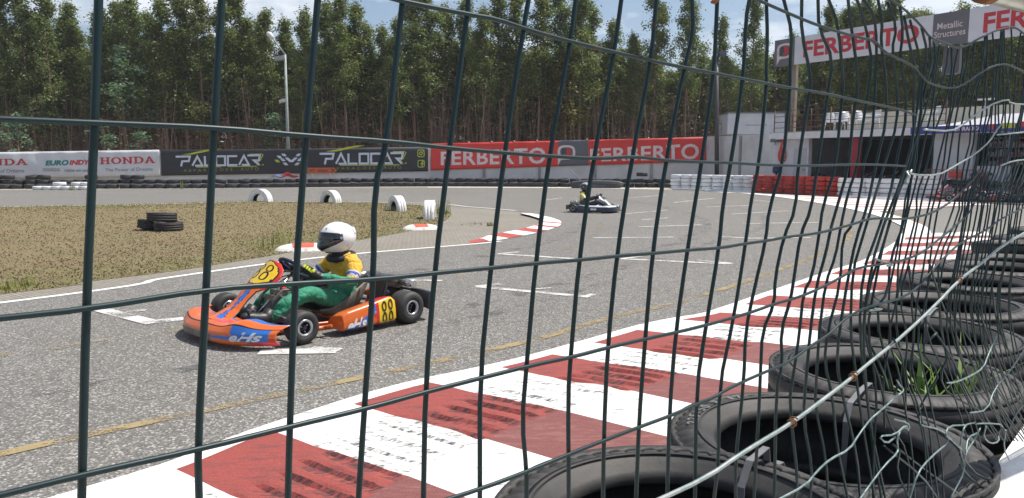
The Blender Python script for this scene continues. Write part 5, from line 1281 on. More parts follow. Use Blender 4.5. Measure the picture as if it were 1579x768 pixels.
def plant(pr, x, y, sc, rz, label, group=None, sz=None):
    o = pr if pr.name not in usedp else copy_tree(pr)
    usedp.add(pr.name); o.location = (x, y, 0); o.rotation_euler = (0, 0, rz); o.scale = (sc*.97 if sz is None else sz, sc*.97 if sz is None else sz, sc); o['label'] = label
    if group: o['group'] = group
    elif 'group' in o: del o['group']
    return o
tr = random.Random(31)
# front row: photo column, top row in the photo
front = [(-40, 10), (-5, 25), (28, -12), (62, -30), (92, -25), (118, 5), (170, 12), (195, 5), (214, -4), (238, 18), (262, 0), (292, -16), (318, -5), (352, -25), (385, -10), (415, 18), (445, 30), (480, 15), (512, 2), (535, -4), (557, 8), (590, 40), (616, 30), (640, -6), (664, -22), (690, 10), (722, 2), (748, 14), (775, -15), (800, -10), (832, -8), (868, -30), (893, -12), (915, 12), (942, 33), (972, 52), (1008, -30), (1054, -22), (1100, 28), (1152, -14), (1214, 52), (1262, 10)]
secs = [(-200, 150, 'over the left white banner'), (150, 247, 'over the right white banner'), (247, 400, 'over the left black banner'), (400, 520, 'around the pale street lamp'), (520, 665, 'over the right end of the black banner'), (665, 862, 'over the left half of the red banner'), (862, 1000, 'over the grey banner panel'), (1000, 1180, 'right of the red banner'), (1180, 1400, 'behind the overhead sign')]
cnt = {}
for i, (px, ty) in enumerate(front):
    Y = 49+tr.uniform(-1.2, 1.6); x = (px-789.5)/F_PX*Y; Htop = 1.4+(250-ty)/F_PX*Y
    pr = protos[[0, 2, 1, 4, 5, 3, 0, 6, 2, 4, 1][i % 11]] if px < 500 else protos[[3, 1, 6, 4, 0, 3, 1][i % 7]]
    for a, b, s in secs:
        if a <= px < b: sec = s
    cnt[sec] = cnt.get(sec, 0)+1
    kind = 'bushy' if px < 420 else 'slender'
    wdt = .92 if px < 960 else .72
    plant(pr, x, Y, Htop/12.2, tr.random()*6.28, '%s front eucalyptus %s, %s from left' % (kind, sec, ORD[cnt[sec]-1]), 'front row of eucalyptus trees', sz=wdt*min(1.15, Htop/12))
plant(autumn, W(872, 47.6).x, 47.6, .95, 1, 'short yellowish brown eucalyptus in front of the green ones above the grey banner panel')
usedp.add(autumn.name); plant(autumn, W(330, 48).x, 48, .55, 2.2, 'small brownish eucalyptus between the trunks above the black banner')
# rows behind
for row, (Y0, top, sp, g) in enumerate(((51.5, 62, 1.55, 'second row of eucalyptus trees'), (54.5, 78, 1.75, 'third row of eucalyptus trees'), (58.5, 84, 1.95, 'rows deep inside the eucalyptus plantation'), (63, 88, 2.2, 'rows deep inside the eucalyptus plantation'))):
    xm = Y0*.72; x = -xm-1
    while x < xm+3:
        Y = Y0+tr.uniform(-1.1, 1.1); px = 789.5+F_PX*x/Y
        ty = top+tr.uniform(-22, 22)+(18 if px > 960 else 0)-(20 if px < 420 else 0)
        if px > 1270 : ty = min(ty, 45)-tr.uniform(0, 30)
        if 985 < px < 1270 and row == 0: ty += 14
        H = 1.4+(250-ty)/F_PX*Y
        lab = {0: 'second row eucalyptus standing close behind the front trees', 1: 'third row eucalyptus, mostly hidden by the trees before it', 2: 'eucalyptus deep inside the shaded plantation'}[min(row, 2)]
        plant(protos[int(tr.random()*7)], x, Y, H/12.2, tr.random()*6.28, lab, g, sz=.9)
        x += sp*tr.uniform(.75, 1.25)
# near trees behind the pit building
k = 0
for px, ty, Y in ((1290, 14, 47), (1316, -2, 46), (1340, 12, 45), (1368, -6, 45), (1398, 22, 43), (1430, 30, 43), (1462, 8, 42), (1492, 16, 42), (1522, 4, 41), (1556, 10, 41), (1590, -10, 41), (1620, -10, 40)):
    x = (px-789.5)/F_PX*Y; H = 1.4+(250-ty)/F_PX*Y
    plant(protos[[5, 2, 0, 4][k % 4]], x, Y, H/12.2, tr.random()*6.28, 'leafy eucalyptus behind the pit building, %s from the left there' % ORD[k], 'trees behind the pit building', sz=.95); k += 1
# young blue green shrubs and undergrowth
def shrub(px, Y, H, rad, n, m, label, seed, z0=.4):
    tk, cr = tree_mesh(seed, H, z0, rad, n, .20, nb=16, droop=.2); o = thing('young_eucalyptus', label, 'shrub', W(px, Y), 0, 'young eucalyptus shrubs at the plantation edge'); tk.build('stems', M_BARK, o); cr.build('foliage', m, o)
shrub(40, 44.5, 4.2, 1.5, 900, M_L3, 'young leafy green eucalyptus shrub above the white banner at the far left', 501)
shrub(172, 44.5, 3.7, 1.1, 600, M_L3, 'pale blue green shrub above the white banner near the first fence strand', 502)
shrub(218, 45.5, 3.2, 1.0, 420, M_L3, 'smaller blue green shrub above the right end of the white banner', 503)
shrub(436, 46.4, 4.2, 1.1, 900, M_L3, 'pale blue green shrub at the foot of the street lamp', 504)
shrub(196, 47.0, 8.5, 1.8, 1500, M_L3, 'tall pale green young eucalyptus above the white banner, right of the first strand', 505, 3.0)
def m_brush():
    m, nt, b, out = nodes_of('brown_brush')
    g = nt.nodes.new("ShaderNodeNewGeometry"); c = ramp(nt, g.outputs['Random Per Island'], [(0, (.14, .085, .065, 1)), (.55, (.24, .145, .11, 1)), (1, (.38, .27, .20, 1))])
    nt.links.new(c, b.inputs['Base Color']); b.inputs['Roughness'].default_value = .9; return m
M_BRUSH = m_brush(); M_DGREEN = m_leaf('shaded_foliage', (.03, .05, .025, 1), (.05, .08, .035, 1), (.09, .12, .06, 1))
mb = MB()
for i in range(6500):
    Y = 46.5+20*tr.random()**1.3; x = tr.uniform(-Y*.74, Y*.80); h = tr.uniform(1.5, 6.5); a = tr.uniform(-.16, .16); w = tr.uniform(.005, .018)
    mb.add([(x-w, Y, 0), (x+w, Y+w, 0), (x+w*.5+a*h, Y, h), (x-w*.5+a*h, Y, h)], [(0, 1, 2, 3)])
    for _ in range(4):
        z = tr.uniform(.3, 1)*h; b_ = tr.random()*6.28; L = tr.uniform(.3, .9); p = Vector((x+a*z, Y, z)); q = p+Vector((math.cos(b_)*L, math.sin(b_)*L, tr.uniform(-.1, .6)*L)); ww = .010
        mb.add([p-Vector((0, 0, ww)), q, p+Vector((0, 0, ww))], [(0, 1, 2)])
dl = []
for i in range(26000):
    Y = 48+14*tr.random(); x = tr.uniform(-Y*.73, Y*.62); z = 1.5+6.0*tr.random()
    leaf(mb, Vector((x, Y, z)), .22, tr, .8)
tag(mb.build('undergrowth', M_BRUSH), 'brown tangle of dead stems and twigs between the trunks', 'undergrowth', kind='stuff')
mb = MB()
for i in range(9000):
    Y = 66+16*tr.random(); x = tr.uniform(-Y*.78, Y*.85); z = 9.0*tr.random()**.8
    c = Vector((x, Y, z))
    for _ in range(2): leaf(mb, c+Vector((tr.gauss(0, .5), tr.gauss(0, .5), tr.gauss(0, .4))), 1.3, tr, .5)
tag(mb.build('far_wood', M_DGREEN), 'dark mass of the wood beyond the tree rows', 'wood', kind='stuff')

# thin summer haze
hz = MB(); hz.box((0, 200, 24.5), (500, 440, 51)); ho = hz.build('haze', []); m = bpy.data.materials.new('thin_haze'); m.use_nodes = True; nt = m.node_tree; nt.nodes.clear()
o_ = nt.nodes.new("ShaderNodeOutputMaterial"); pv = nt.nodes.new("ShaderNodeVolumePrincipled"); pv.inputs['Color'].default_value = (.86, .90, 1, 1); pv.inputs['Density'].default_value = .0005; pv.inputs['Anisotropy'].default_value = .2
nt.links.new(pv.outputs[0], o_.inputs['Volume']); ho.data.materials.append(m); tag(ho, 'thin bluish summer haze over the whole place', 'haze', kind='stuff')
# ================================================================== KARTS AND DRIVERS
V3 = Vector
def plas(name, c, rough=.3, c2=None, **k): return mat(name, c, rough, c2 or tuple(x*.88 for x in c[:3])+(1,), 5, coat=.3, **k)
M_KTY = m_rubber('racing_slick', (.020, .020, .021, 1), (.032, .031, .03, 1), (.06, .057, .052, 1))
M_KRIM = mat('silver_rim', (.52, .53, .55, 1), .3, (.44, .44, .46, 1), 9, metal=.7)
M_KRD = mat('dark_rim', (.045, .045, .05, 1), .4, metal=.3)
M_CHR = mat('chrome_bar', (.62, .63, .65, 1), .2, metal=.9)
M_KBK = mat('black_plastic', (.022, .022, .024, 1), .45, (.03, .03, .03, 1), 8)
M_KSEAT = mat('dusty_grey_seat', (.20, .185, .15, 1), .6, (.13, .12, .095, 1), 7)
M_EXH = mat('silencer_steel', (.30, .29, .28, 1), .35, (.16, .14, .12, 1), 9, metal=.7)
M_ENG = mat('engine_metal', (.16, .16, .17, 1), .45, (.07, .07, .07, 1), 14, metal=.5)
M_TANK = mat('smoky_tank', (.26, .26, .24, 1), .35, (.17, .17, .16, 1), 9)
M_OR = plas('orange_plastic', (.68, .135, .018, 1)); M_BL = plas('blue_plastic', (.03, .15, .52, 1)); M_RD = plas('red_plastic', (.60, .03, .02, 1)); M_YP = plas('yellow_plate', (.80, .52, .02, 1)); M_OFR = plas('orange_tube', (.55, .10, .02, 1))
M_NK = mat('black_print', (.015, .015, .015, 1), .4); M_WP = mat('white_kart_print', (.75, .77, .80, 1), .4); M_LB = plas('light_blue_plastic', (.10, .38, .75, 1)); M_GREYI = mat('grey_intake', (.17, .15, .14, 1), .4, (.10, .09, .08, 1), 9)
def kwheel(root, x, y, r, w, rim_r, M_rim_in):
    s = 1 if y > 0 else -1
    M = Matrix.Translation((x, y, r)) @ Matrix.Rotation(R(90), 4, 'X'); ri = rim_r; h = w/2
    mb = MB(); P = [(ri, -h*.86), (ri+.012, -h*.96), ((ri+r)/2, -h), (r-.02, -h*.93), (r-.006, -h*.80), (r, -h*.55), (r, h*.55), (r-.006, h*.80), (r-.02, h*.93), ((ri+r)/2, h), (ri+.012, h*.96), (ri, h*.86)]
    mb.lathe(P, 40, 0, M, True); tyre = mb.build('wheel', M_KTY, root)
    mb = MB(); zs = -s*1.0                              # outer side in the lathe's z
    rp = [(ri+.001, h*.92), (ri+.001, -h*.92), (ri-.014, -h*.92), (ri-.018, -h*.75), (ri-.022, -h*.3), (ri-.022, h*.3), (ri-.018, h*.75), (ri-.014, h*.92)]
    mb.lathe(rp, 36, 0, M, True, mif=lambda k, j: 0 if j in (1, 2, 6, 7, 0) else 1)
    z = -s*h*.25
    mb.lathe([(.0, z-.006), (ri-.018, z-.012), (ri-.018, z+.006), (0, z+.010)], 30, 1, M, False)
    for k in range(3):
        a = k*2.094+.4; p = M @ V3((.030*math.cos(a), .030*math.sin(a), z-s*.012)); q = M @ V3((.030*math.cos(a), .030*math.sin(a), z-s*.028)); mb.tube([p, q], .006, 6, 0)
    mb.tube([M @ V3((0, 0, z)), M @ V3((0, 0, z-s*.035))], .016, 8, 1)
    mb.build('rim', [M_KRIM, M_rim_in], tyre)
    return tyre
def add_number(mb, s, fn, u0, u1, v0, v1, w=.2, mi=0):
    """race number 88 as pairs of narrow rings"""
    n = len(s)
    for i in range(n):
        cu = u0+(u1-u0)*(i+.5)/n; ru = (u1-u0)/n*.36
        for (cv, rv) in ((v0+(v1-v0)*.27, (v1-v0)*.25), (v0+(v1-v0)*.76, (v1-v0)*.22)):
            vs = []; N = 20
            for k in range(N+1):
                a = 2*math.pi*k/N; vs += [fn(cu+ru*math.cos(a), cv+rv*math.sin(a)), fn(cu+ru*(1-w*1.6)*math.cos(a), cv+rv*(1-w*1.25)*math.sin(a))]
            mb.add(vs, [(2*k, 2*k+2, 2*k+3, 2*k+1) for k in range(N)], mi)
def make_kart(pal, label, group=None, detail=True, name='racing_kart'):
    r = thing(name, label, 'kart', (0, 0, 0), 0, group)
    B, S1, S2, S3, PL, FR = pal['base'], pal['s1'], pal['s2'], pal['dark'], pal['plate'], pal['frame']
    # frame
    mb = MB()
    for s in (-1, 1):
        mb.tube([(.66, s*.20, .06), (.30, s*.24, .055), (0, s*.34, .055), (-.35, s*.34, .055), (-.62, s*.30, .08)], .015, 7)
        mb.tube([(.62, s*.20, .06), (.53, s*.40, .07), (.505, s*.47, .12)], .016, 7)
        mb.tube([(.30, s*.25, .06), (.27, s*.52, .075), (.24, s*.60, .10)], .014, 7); mb.tube([(-.28, s*.34, .06), (-.28, s*.56, .09)], .014, 7)
    for x, w in ((.62, .2), (.30, .24), (-.05, .34), (-.40, .34), (-.60, .31)): mb.tube([(x, -w, .06), (x, w, .06)], .015, 7)
    mb.tube([(.66, -.20, .06), (.92, -.26, .07), (.96, 0, .07), (.92, .26, .07), (.66, .20, .06)], .010, 6)
    mb.build('chassis_frame', FR, r)
    mb = MB(); mb.grid(lambda u, v: V3((.10+.62*u, (v-.5)*(.5-.10*u), .040)), 4, 4, smooth=False); mb.build('floor_tray', M_KBK, r, solid=.004)
    mb = MB()
    for s in (-1, 1): mb.tube([(.40, s*.50, .075), (.20, s*.535, .075)], .020, 8)
    mb.build('side_bars', FR, r)
    # nose cone
    def nose(u, v, off=0):
        a = 2*u-1; aa = abs(a); y = .635*a; xf = 1.04-.29*aa**3.2; top = .185-.02*aa+.035*math.exp(-((aa-.62)/.16)**2)
        back = .27*(1-.45*aa)+.02
        P = [(xf-.035, .035), (xf-.004, .055), (xf, .085), (xf-.008, .125), (xf-.045, top-.018), (xf-.10, top), (xf-.10-(back-.10)*.5, top+.004), (xf-back, top-.004)]
        t = v*(len(P)-1); i = min(int(t), len(P)-2); f = t-i
        x = P[i][0]+(P[i+1][0]-P[i][0])*f; z = P[i][1]+(P[i+1][1]-P[i][1])*f
        return V3((x+off, y*(1+off), z+off*.6))
    def nmat(u, v):
        a = 2*u-1                                   # a > 0 is the kart's left, the side towards the fence
        if .10 < v < .36 and -.62 < a < .30: return 4
        if .555 < v < .585: return 3
        if a < -.55 and .68 < v < .95 and ((a+.72)/.13)**2+((v-.82)/.13)**2 < 1: return 1
        if v < .55:
            if .58 < a < .95 and v > .50-1.3*(a-.54): return 1 if (v > .20 or a < .72) else 2
            if .28 < a <= .60 and abs(v-.30-.10*(a-.3)) < .035+.05*(a-.28): return 1
            if a > .84 and v < .3: return 2
            return 0
        if .0 < a < .62 and abs(v-.72-(.12*a)) < .075*(1-abs(a-.3)/.33): return 2
        if abs(a-.05) < .5 and abs(v-.92+.1*a) < .018: return 1
        if a > .55 and v > .60+.2*(1-a): return 1 if v > .8 else 0
        return 0
    if not detail: nmat0 = nmat; nmat = (lambda u, v: (0 if v > .57 else (3 if v > .1 else 1)))
    if pal.get('ring'):
        nose0 = nose; nose = lambda u, v, off=0: V3((nose0(u, v, off).x-.24, nose0(u, v, off).y*.9, nose0(u, v, off).z))
    mb = MB(); mb.grid(nose, 110, 36, mif=nmat); mb.build('nose_cone', [B, S1, S2, S3, M_GREYI], r, solid=.006)
    if pal.get('txt'):
        mb = MB(); put_text(mb, pal['txt'], lambda u, v: nose(u, v, .0075), .80, .955, .20, .47, bold=.03, shear=.35); mb.build('nose_lettering', M_WP, r)
    if pal.get('ring'):
        def ring(u, v):
            a = (u-.5)*2*R(132); c_, s_ = math.cos(a), math.sin(a); k = 1/(abs(c_)**3+abs(s_)**3)**(1/3)
            x = .24+.62*c_*k; y = .69*s_*k
            Q = [(.0, .05), (.012, .10), (.012, .20), (-.02, .235), (-.085, .245), (-.10, .20)]; t = v*5; i = min(int(t), 4); f = t-i; o_ = Q[i][0]+(Q[i+1][0]-Q[i][0])*f; z = Q[i][1]+(Q[i+1][1]-Q[i][1])*f
            return V3((x+o_*c_, y+o_*s_, z))
        mb = MB(); mb.grid(ring, 60, 15, mif=lambda u, v: 1 if v < .42 else 0); mb.build('perimeter_bumper', [B, S1], r, solid=.006)
    # tall front fairing with number plate
    spine = [(.95, .186, .32), (.87, .205, .28), (.77, .25, .215), (.69, .315, .18), (.62, .385, .21), (.58, .415, .30), (.535, .455, .37), (.47, .51, .385), (.42, .555, .33), (.39, .585, .20)]
    def fair(u, v, off=0):
        t = u*(len(spine)-1); i = min(int(t), len(spine)-2); f = t-i; f = f*f*(3-2*f)*.5+f*.5
        a, b = spine[i], spine[i+1]; x, z, w = (a[k]+(b[k]-a[k])*f for k in range(3)); y = (v-.5)*w
        q = abs(2*v-1)
        nx, nz = .62, .78
        cur = .05*q**2*(w/.3)
        if pal.get('ring'): x -= .16
        return V3((x-cur*nx+off*nx, y, z-cur*nz+off*nz))
    def fmat(u, v):
        q = abs(2*v-1)
        if u > .52:
            e = ((u-.765)/.20)**2+((2*v-1)/.80)**2
            if e < 1: return 4
            if e < 1.22: return 3
            return 2 if u < .86 else (1 if v < .5 else 2)
        w_ = .22+.10*math.sin(u*22); 
        if .06 < u < .5 and abs(q-.36) < w_*.8 and v > .5: return 3 if abs(abs(q-.36)-w_*.8) < .04 else 1
        if .20 < u < .46 and v < .5 and abs(q-.3-.5*(u-.2)) < .14*(1-abs(u-.33)/.14): return 2
        if .30 < u < .36 and .1 < q < .2: return 3
        if q > .80 or (q > .62 and u < .3 and v < .5): return 3 if q > .9 else 0
        if v < .35 and .15 < u < .3: return 2
        return 0
    mb = MB(); mb.grid(fair, 70, 30, mif=fmat if detail else (lambda u, v: 4 if u > .6 and abs(v-.5) < .3 else 0)); mb.build('front_fairing', [B, S1, S2, S3, PL], r, solid=.006)
    if detail:
        mb = MB(); add_number(mb, '88', lambda u, v: fair(u, v, .004), 0, 1, 0, 1) if False else add_number(mb, '88', lambda a, b: fair(.64+.25*b, .5+(a-.5)*.62, .004), 0, 1, 0, 1, .26); mb.build('race_number', M_NK, r)
    # side pods
    for s in (-1, 1):
        def pod(u, v, off=0, s=s):
            x = .165-.53*u; zt = .185+.078*min(1, u*1.15)-.03*max(0, (u-.93)/.07); zl = .052+.008*u; yo = .655+.012*math.sin(u*3.1); yi = .44
            fr_ = min(1, u/.10)**.5; zt = zl+(zt-zl)*(.80+.20*fr_)
            P = [(yi+.03, zl), (yo-.02, zl-.004), (yo-.002, zl+.012), (yo-.004, (zl+zt)/2), (yo-.018, zt-.012), (yo-.034, zt), (yi+.06, zt-.022), (yi, zt-.06)]
            t = v*(len(P)-1); i = min(int(t), len(P)-2); f = t-i; y = P[i][0]+(P[i+1][0]-P[i][0])*f; z = P[i][1]+(P[i+1][1]-P[i][1])*f
            return V3((x, s*(y+off), z+off*.3))
        def pmat(u, v):
            w = (v-.20)/.38                            # 0 bottom .. 1 top of the outer face
            if u > .66 and .14 < v < .64: return 4
            if u > .60: return 2 if (v > .62 or u < .66) else 0
            d = u-.16-.52*w
            if -.07 < d < .07 and v < .8: return 1
            if .07 <= d < .095: return 5
            if d > .095 and w > .42 and u > .42: return 2 if (u-.42) > (1-w)*.28 else 0
            if w < .30 and .06 < u < .30: return 1
            return 0
        if not detail: pmat = lambda u, v: 3 if v < .6 else 0
        mb = MB(); mb.grid(pod, 80, 30, mif=pmat)
        for uu in (0, 1): mb.add([pod(uu, k/7) for k in range(8)], [tuple(range(8))[::(1 if (uu == 1) == (s > 0) else -1)]], 0)
        o = mb.build('side_pod', [B, S1, S2, S3, PL, M_LB], r, solid=.004)
        if detail:
            mb = MB(); add_number(mb, '88', (lambda a, b: pod(.70+.26*a, .235+.335*b, .006)) if s > 0 else (lambda a, b: pod(.96-.26*a, .235+.335*b, .006)), 0, 1, 0, 1, .30); mb.build('race_number', M_NK, o)
        if pal.get('txt'):
            mb = MB(); fnn = (lambda u, v: pod(u, v, .010)) if s > 0 else (lambda u, v: pod(.46-u, v, .010))
            put_text(mb, pal['txt'], fnn, .06, .40, .23, .44, bold=.035, shear=.35); mb.build('pod_lettering', M_WP, o)
    # wheels
    for s in (-1, 1):
        kwheel(r, .505, s*.585, .130, .130, .066, M_KRD); kwheel(r, -.53, s*.59, .140, .195, .066, M_KRD)
    mb = MB(); mb.tube([(-.53, -.6, .14), (-.53, .6, .14)], .020, 10); mb.build('rear_axle', M_CHR, r)
    mb = MB(); mb.lathe([(.03, -.004), (.095, -.004), (.095, .004), (.03, .004)], 28, M=Matrix.Translation((-.53, .20, .14)) @ Matrix.Rotation(R(90), 4, 'X')); mb.build('brake_disc', M_CHR, r)
    mb = MB(); mb.box((-.44, .22, .20), (.08, .05, .10), bev=.01); mb.box((-.40, .30, .26), (.10, .06, .09), Matrix.Rotation(R(30), 3, 'Y'), bev=.012); mb.tube([(-.34, .26, .14), (-.40, .30, .25), (-.36, .34, .33)], .016, 6); mb.build('brake_caliper', M_OFR if detail else M_KBK, r)
    for s in (-1, 1):
        mb = MB(); mb.tube([(.47, s*.50, .15), (.50, s*.10, .17)], .010, 8); mb.tube([(.53, s*.12, .17), (.53, s*.06, .17)], .014, 8); mb.build('tie_rod', M_CHR, r)
        mb = MB(); mb.box((.505, s*.49, .13), (.05, .05, .12), bev=.01); mb.tube([(.505, s*.49, .13), (.505, s*.56, .13)], .018, 8); mb.build('stub_axle', M_CHR, r)
        mb = MB(); mb.tube([(.66, s*.12, .05), (.68, s*.135, .14), (.70, s*.15, .23)], .008, 6); mb.box((.70, s*.16, .22), (.015, .07, .03), bev=.004); mb.build('pedal', M_CHR, r)
    # steering
    c = V3((.175, 0, .495)); ax = V3((-.62, 0, .78)).normalized(); e1 = V3((0, 1, 0)); e2 = ax.cross(e1).normalized()
    mb = MB(); rim = []
    for k in range(40):
        a = 2*math.pi*k/40; rr = .155*(1 if math.sin(a) > -.5 or True else 1); rim.append(c+e1*math.cos(a)*rr+e2*math.sin(a)*rr*.92)
    mb.tube(rim, .015, 8, closed=True)
    for a in (0, math.pi, math.pi*1.5): mb.tube([c-ax*.02, c+e1*math.cos(a)*.15+e2*math.sin(a)*.14], .010, 6)
    mb.lathe([(0, .015), (.045, .015), (.05, -.015), (0, -.02)], 16, M=frame(c, e1, e2), closed=False); st = mb.build('steering_wheel', mat('blue_black_grip', (.018, .025, .07, 1), .6, (.012, .014, .03, 1), 20), r)
    mb = MB(); mb.tube([c-ax*.02, V3((.58, 0, .12))], .011, 8); mb.tube([V3((.30, -.10, .06)), c-ax*.16, V3((.30, .10, .06))], .009, 6); mb.build('steering_column', M_CHR, r)
    mb = MB(); mb.box(c+ax*.012+e2*.03, (.07, .10, .02), frame((0, 0, 0), ax.cross(e1), e1, ax).to_3x3(), bev=.004); mb.build('lap_timer', M_KBK, st)
    mb = MB()
    for s in (-1, 1): mb.tube([c-ax*.03+e1*s*.03, (.40, s*.06, .50), (.45, s*.07, .46)], .007, 6); mb.tube([c-ax*.06, (.42, s*.10, .40)], .006, 5)
    mb.build('fairing_bracket', M_KBK, r)
    # seat
    sp_ = [(.06, .115, .17), (-.04, .075, .185), (-.18, .05, .20), (-.30, .07, .205), (-.39, .14, .205), (-.435, .22, .20), (-.465, .31, .185), (-.475, .335, .165)]
    def seat(u, v):
        t = u*(len(sp_)-1); i = min(int(t), len(sp_)-2); f = t-i; a, b = sp_[i], sp_[i+1]; x, z, w = (a[k]+(b[k]-a[k])*f for k in range(3))
        q = 2*v-1; side = [.03, .07, .15, .22, .22, .16, .07, .02]; h = side[i]+(side[i+1]-side[i])*f
        nx = min(1, max(0, (u-.35)/.35)); rise = abs(q)**3.0*h
        return V3((x+rise*nx*.75, w*math.sin(q*math.pi/2)**1 if abs(q) < 1 else w*q, z+rise*(1-nx*.55)))
    mb = MB(); mb.grid(seat, 36, 24); mb.build('seat', M_KSEAT, r, solid=.008)
    # tank between the legs
    mb = MB(); mb.box((.33, 0, .20), (.22, .24, .26), Matrix.Rotation(R(-8), 3, 'Y'), bev=.045); tk = mb.build('fuel_tank', M_TANK, r)
    mb = MB(); mb.tube([(.31, 0, .325), (.305, 0, .355)], .032, 12); mb.build('filler_cap', M_RD, tk)
    mb = MB()
    for y in (-.10, .10): mb.tube([(.47, y, .09), (.455, y, .28), (.36, y, .345), (.21, y, .33)], .010, 5)
    mb.build('tank_straps', M_GREYI, r)
    # engine on the right, silencer across the back
    mb = MB(); mb.box((-.32, -.38, .15), (.22, .16, .16), bev=.02); mb.box((-.30, -.38, .27), (.12, .13, .12), bev=.01)
    for k in range(5): mb.box((-.30, -.38, .24+.028*k), (.17, .17, .008))
    mb.tube([(-.30, -.38, .38), (-.30, -.38, .42)], .018, 8); en = mb.build('engine', M_ENG, r)
    mb = MB(); mb.box((-.20, -.40, .34), (.17, .15, .14), bev=.03); mb.tube([(-.12, -.40, .36), (-.04, -.40, .38)], .03, 10); mb.build('air_box', M_KBK, r)
    mb = MB(); mb.tube([(-.40, -.34, .26), (-.52, -.30, .28), (-.66, -.30, .30), (-.725, -.20, .305)], [.025, .035, .05, .05], 12)
    mb.tube([(-.725, -.22, .305), (-.73, -.16, .305), (-.735, .24, .30), (-.735, .27, .30)], [.045, .062, .062, .035], 18)
    mb.tube([(-.735, .27, .30), (-.735, .34, .30), (-.73, .42, .295)], [.030, .030, .028], 12); mb.tube([(-.733, .02, .3), (-.733, .04, .3)], .066, 18); mb.build('exhaust', M_EXH, r)
    mb = MB(); mb.tube([(-.733, .34, .30), (-.733, .46, .30)], .034, 14); mb.build('exhaust_tip', M_CHR, r)
    mb = MB(); mb.box((-.40, .37, .27), (.05, .20, .20), Matrix.Rotation(R(-18), 3, 'Y'), bev=.012); mb.build('radiator', M_KBK, r)
    mb = MB(); mb.tube([(-.38, .24, .40), (-.50, .40, .24)], .013, 8); mb.tube([(-.44, -.22, .38), (-.52, -.30, .18)], .012, 8); mb.build('seat_stay', mat('blue_steel', (.22, .27, .42, 1), .25, metal=.7), r)
    # rear bumper
    mb = MB()
    def rb(u, v):
        y = (u-.5)*1.34; aa = abs(2*u-1); x = -.80+.05*aa**6; h = .075
        P = [(x+.03, .10), (x-.015, .10), (x-.02, .10+h), (x-.01, .10+2*h), (x+.03, .10+2*h), (x+.03, .10)]
        t = v*5; i = min(int(t), 4); f = t-i; return V3((P[i][0]+(P[i+1][0]-P[i][0])*f, y, P[i][1]+(P[i+1][1]-P[i][1])*f))
    def rbcut(u): return .12 < abs(2*u-1) < .0
    for (a, b) in ((0, .22), (.34, .66), (.78, 1.0)):
        mb.grid(lambda u, v: rb(a+(b-a)*u, v), 8, 10)
        for uu in (a, b): mb.add([rb(uu, k/5) for k in range(5)], [(0, 1, 2, 3, 4)])
    for z in (.115, .235): mb.tube([(-.785, -.45, z), (-.785, .45, z)], .014, 6)
    for s in (-1, 1): mb.tube([(-.60, s*.28, .09), (-.78, s*.28, .15)], .014, 6)
    mb.build('rear_bumper', M_KBK, r)
    return r

# ------------------------------------------------------------------ body surfaces grown from a skeleton
def skin_obj(name, verts, edges, radii, mats, zone, parent, sub=2, root=0):
    me = bpy.data.meshes.new('t'); me.from_pydata([tuple(v) for v in verts], edges, []); bm = bmesh.new(); bm.from_mesh(me)
    ly = bm.verts.layers.skin.verify(); bm.verts.ensure_lookup_table()
    for i, v in enumerate(bm.verts):
        rr = radii[i]; v[ly].radius = rr if isinstance(rr, tuple) else (rr, rr)
        v[ly].use_root = (i == root)
    bm.to_mesh(me); bm.free()
    o = bpy.data.objects.new('t', me); scn.collection.objects.link(o)
    m = o.modifiers.new('k', 'SKIN'); m.use_smooth_shade = True
    m = o.modifiers.new('u', 'SUBSURF'); m.levels = m.render_levels = sub
    dg = bpy.context.evaluated_depsgraph_get(); nm = bpy.data.meshes.new_from_object(o.evaluated_get(dg)); bpy.data.objects.remove(o)
    nm.name = name
    nm.materials.clear()
    for mm in mats: nm.materials.append(mm)
    E_ = [(V3(verts[a]), V3(verts[b]), k) for k, (a, b) in enumerate(edges)]
    for p in nm.polygons:
        c = p.center; best = None
        for a, b, k in E_:
            ab = b-a; t = max(0, min(1, (c-a).dot(ab)/ab.length_squared)); d = (c-(a+ab*t)).length
            if best is None or d < best[0]: best = (d, k, t)
        p.material_index = zone(best[1], best[2], c); p.use_smooth = True
    if name == 'body':
        for v_ in nm.vertices:
            p = v_.co; w = (mnoise.noise(Vector((p.x*13, p.y*16, p.z*24)))*.5+mnoise.noise(Vector((p.x*30+5, p.y*30, p.z*44)))*.35)
            v_.co = p+v_.normal*w*.020
    ob = bpy.data.objects.new(name, nm); col.objects.link(ob); ob.parent = parent; return ob
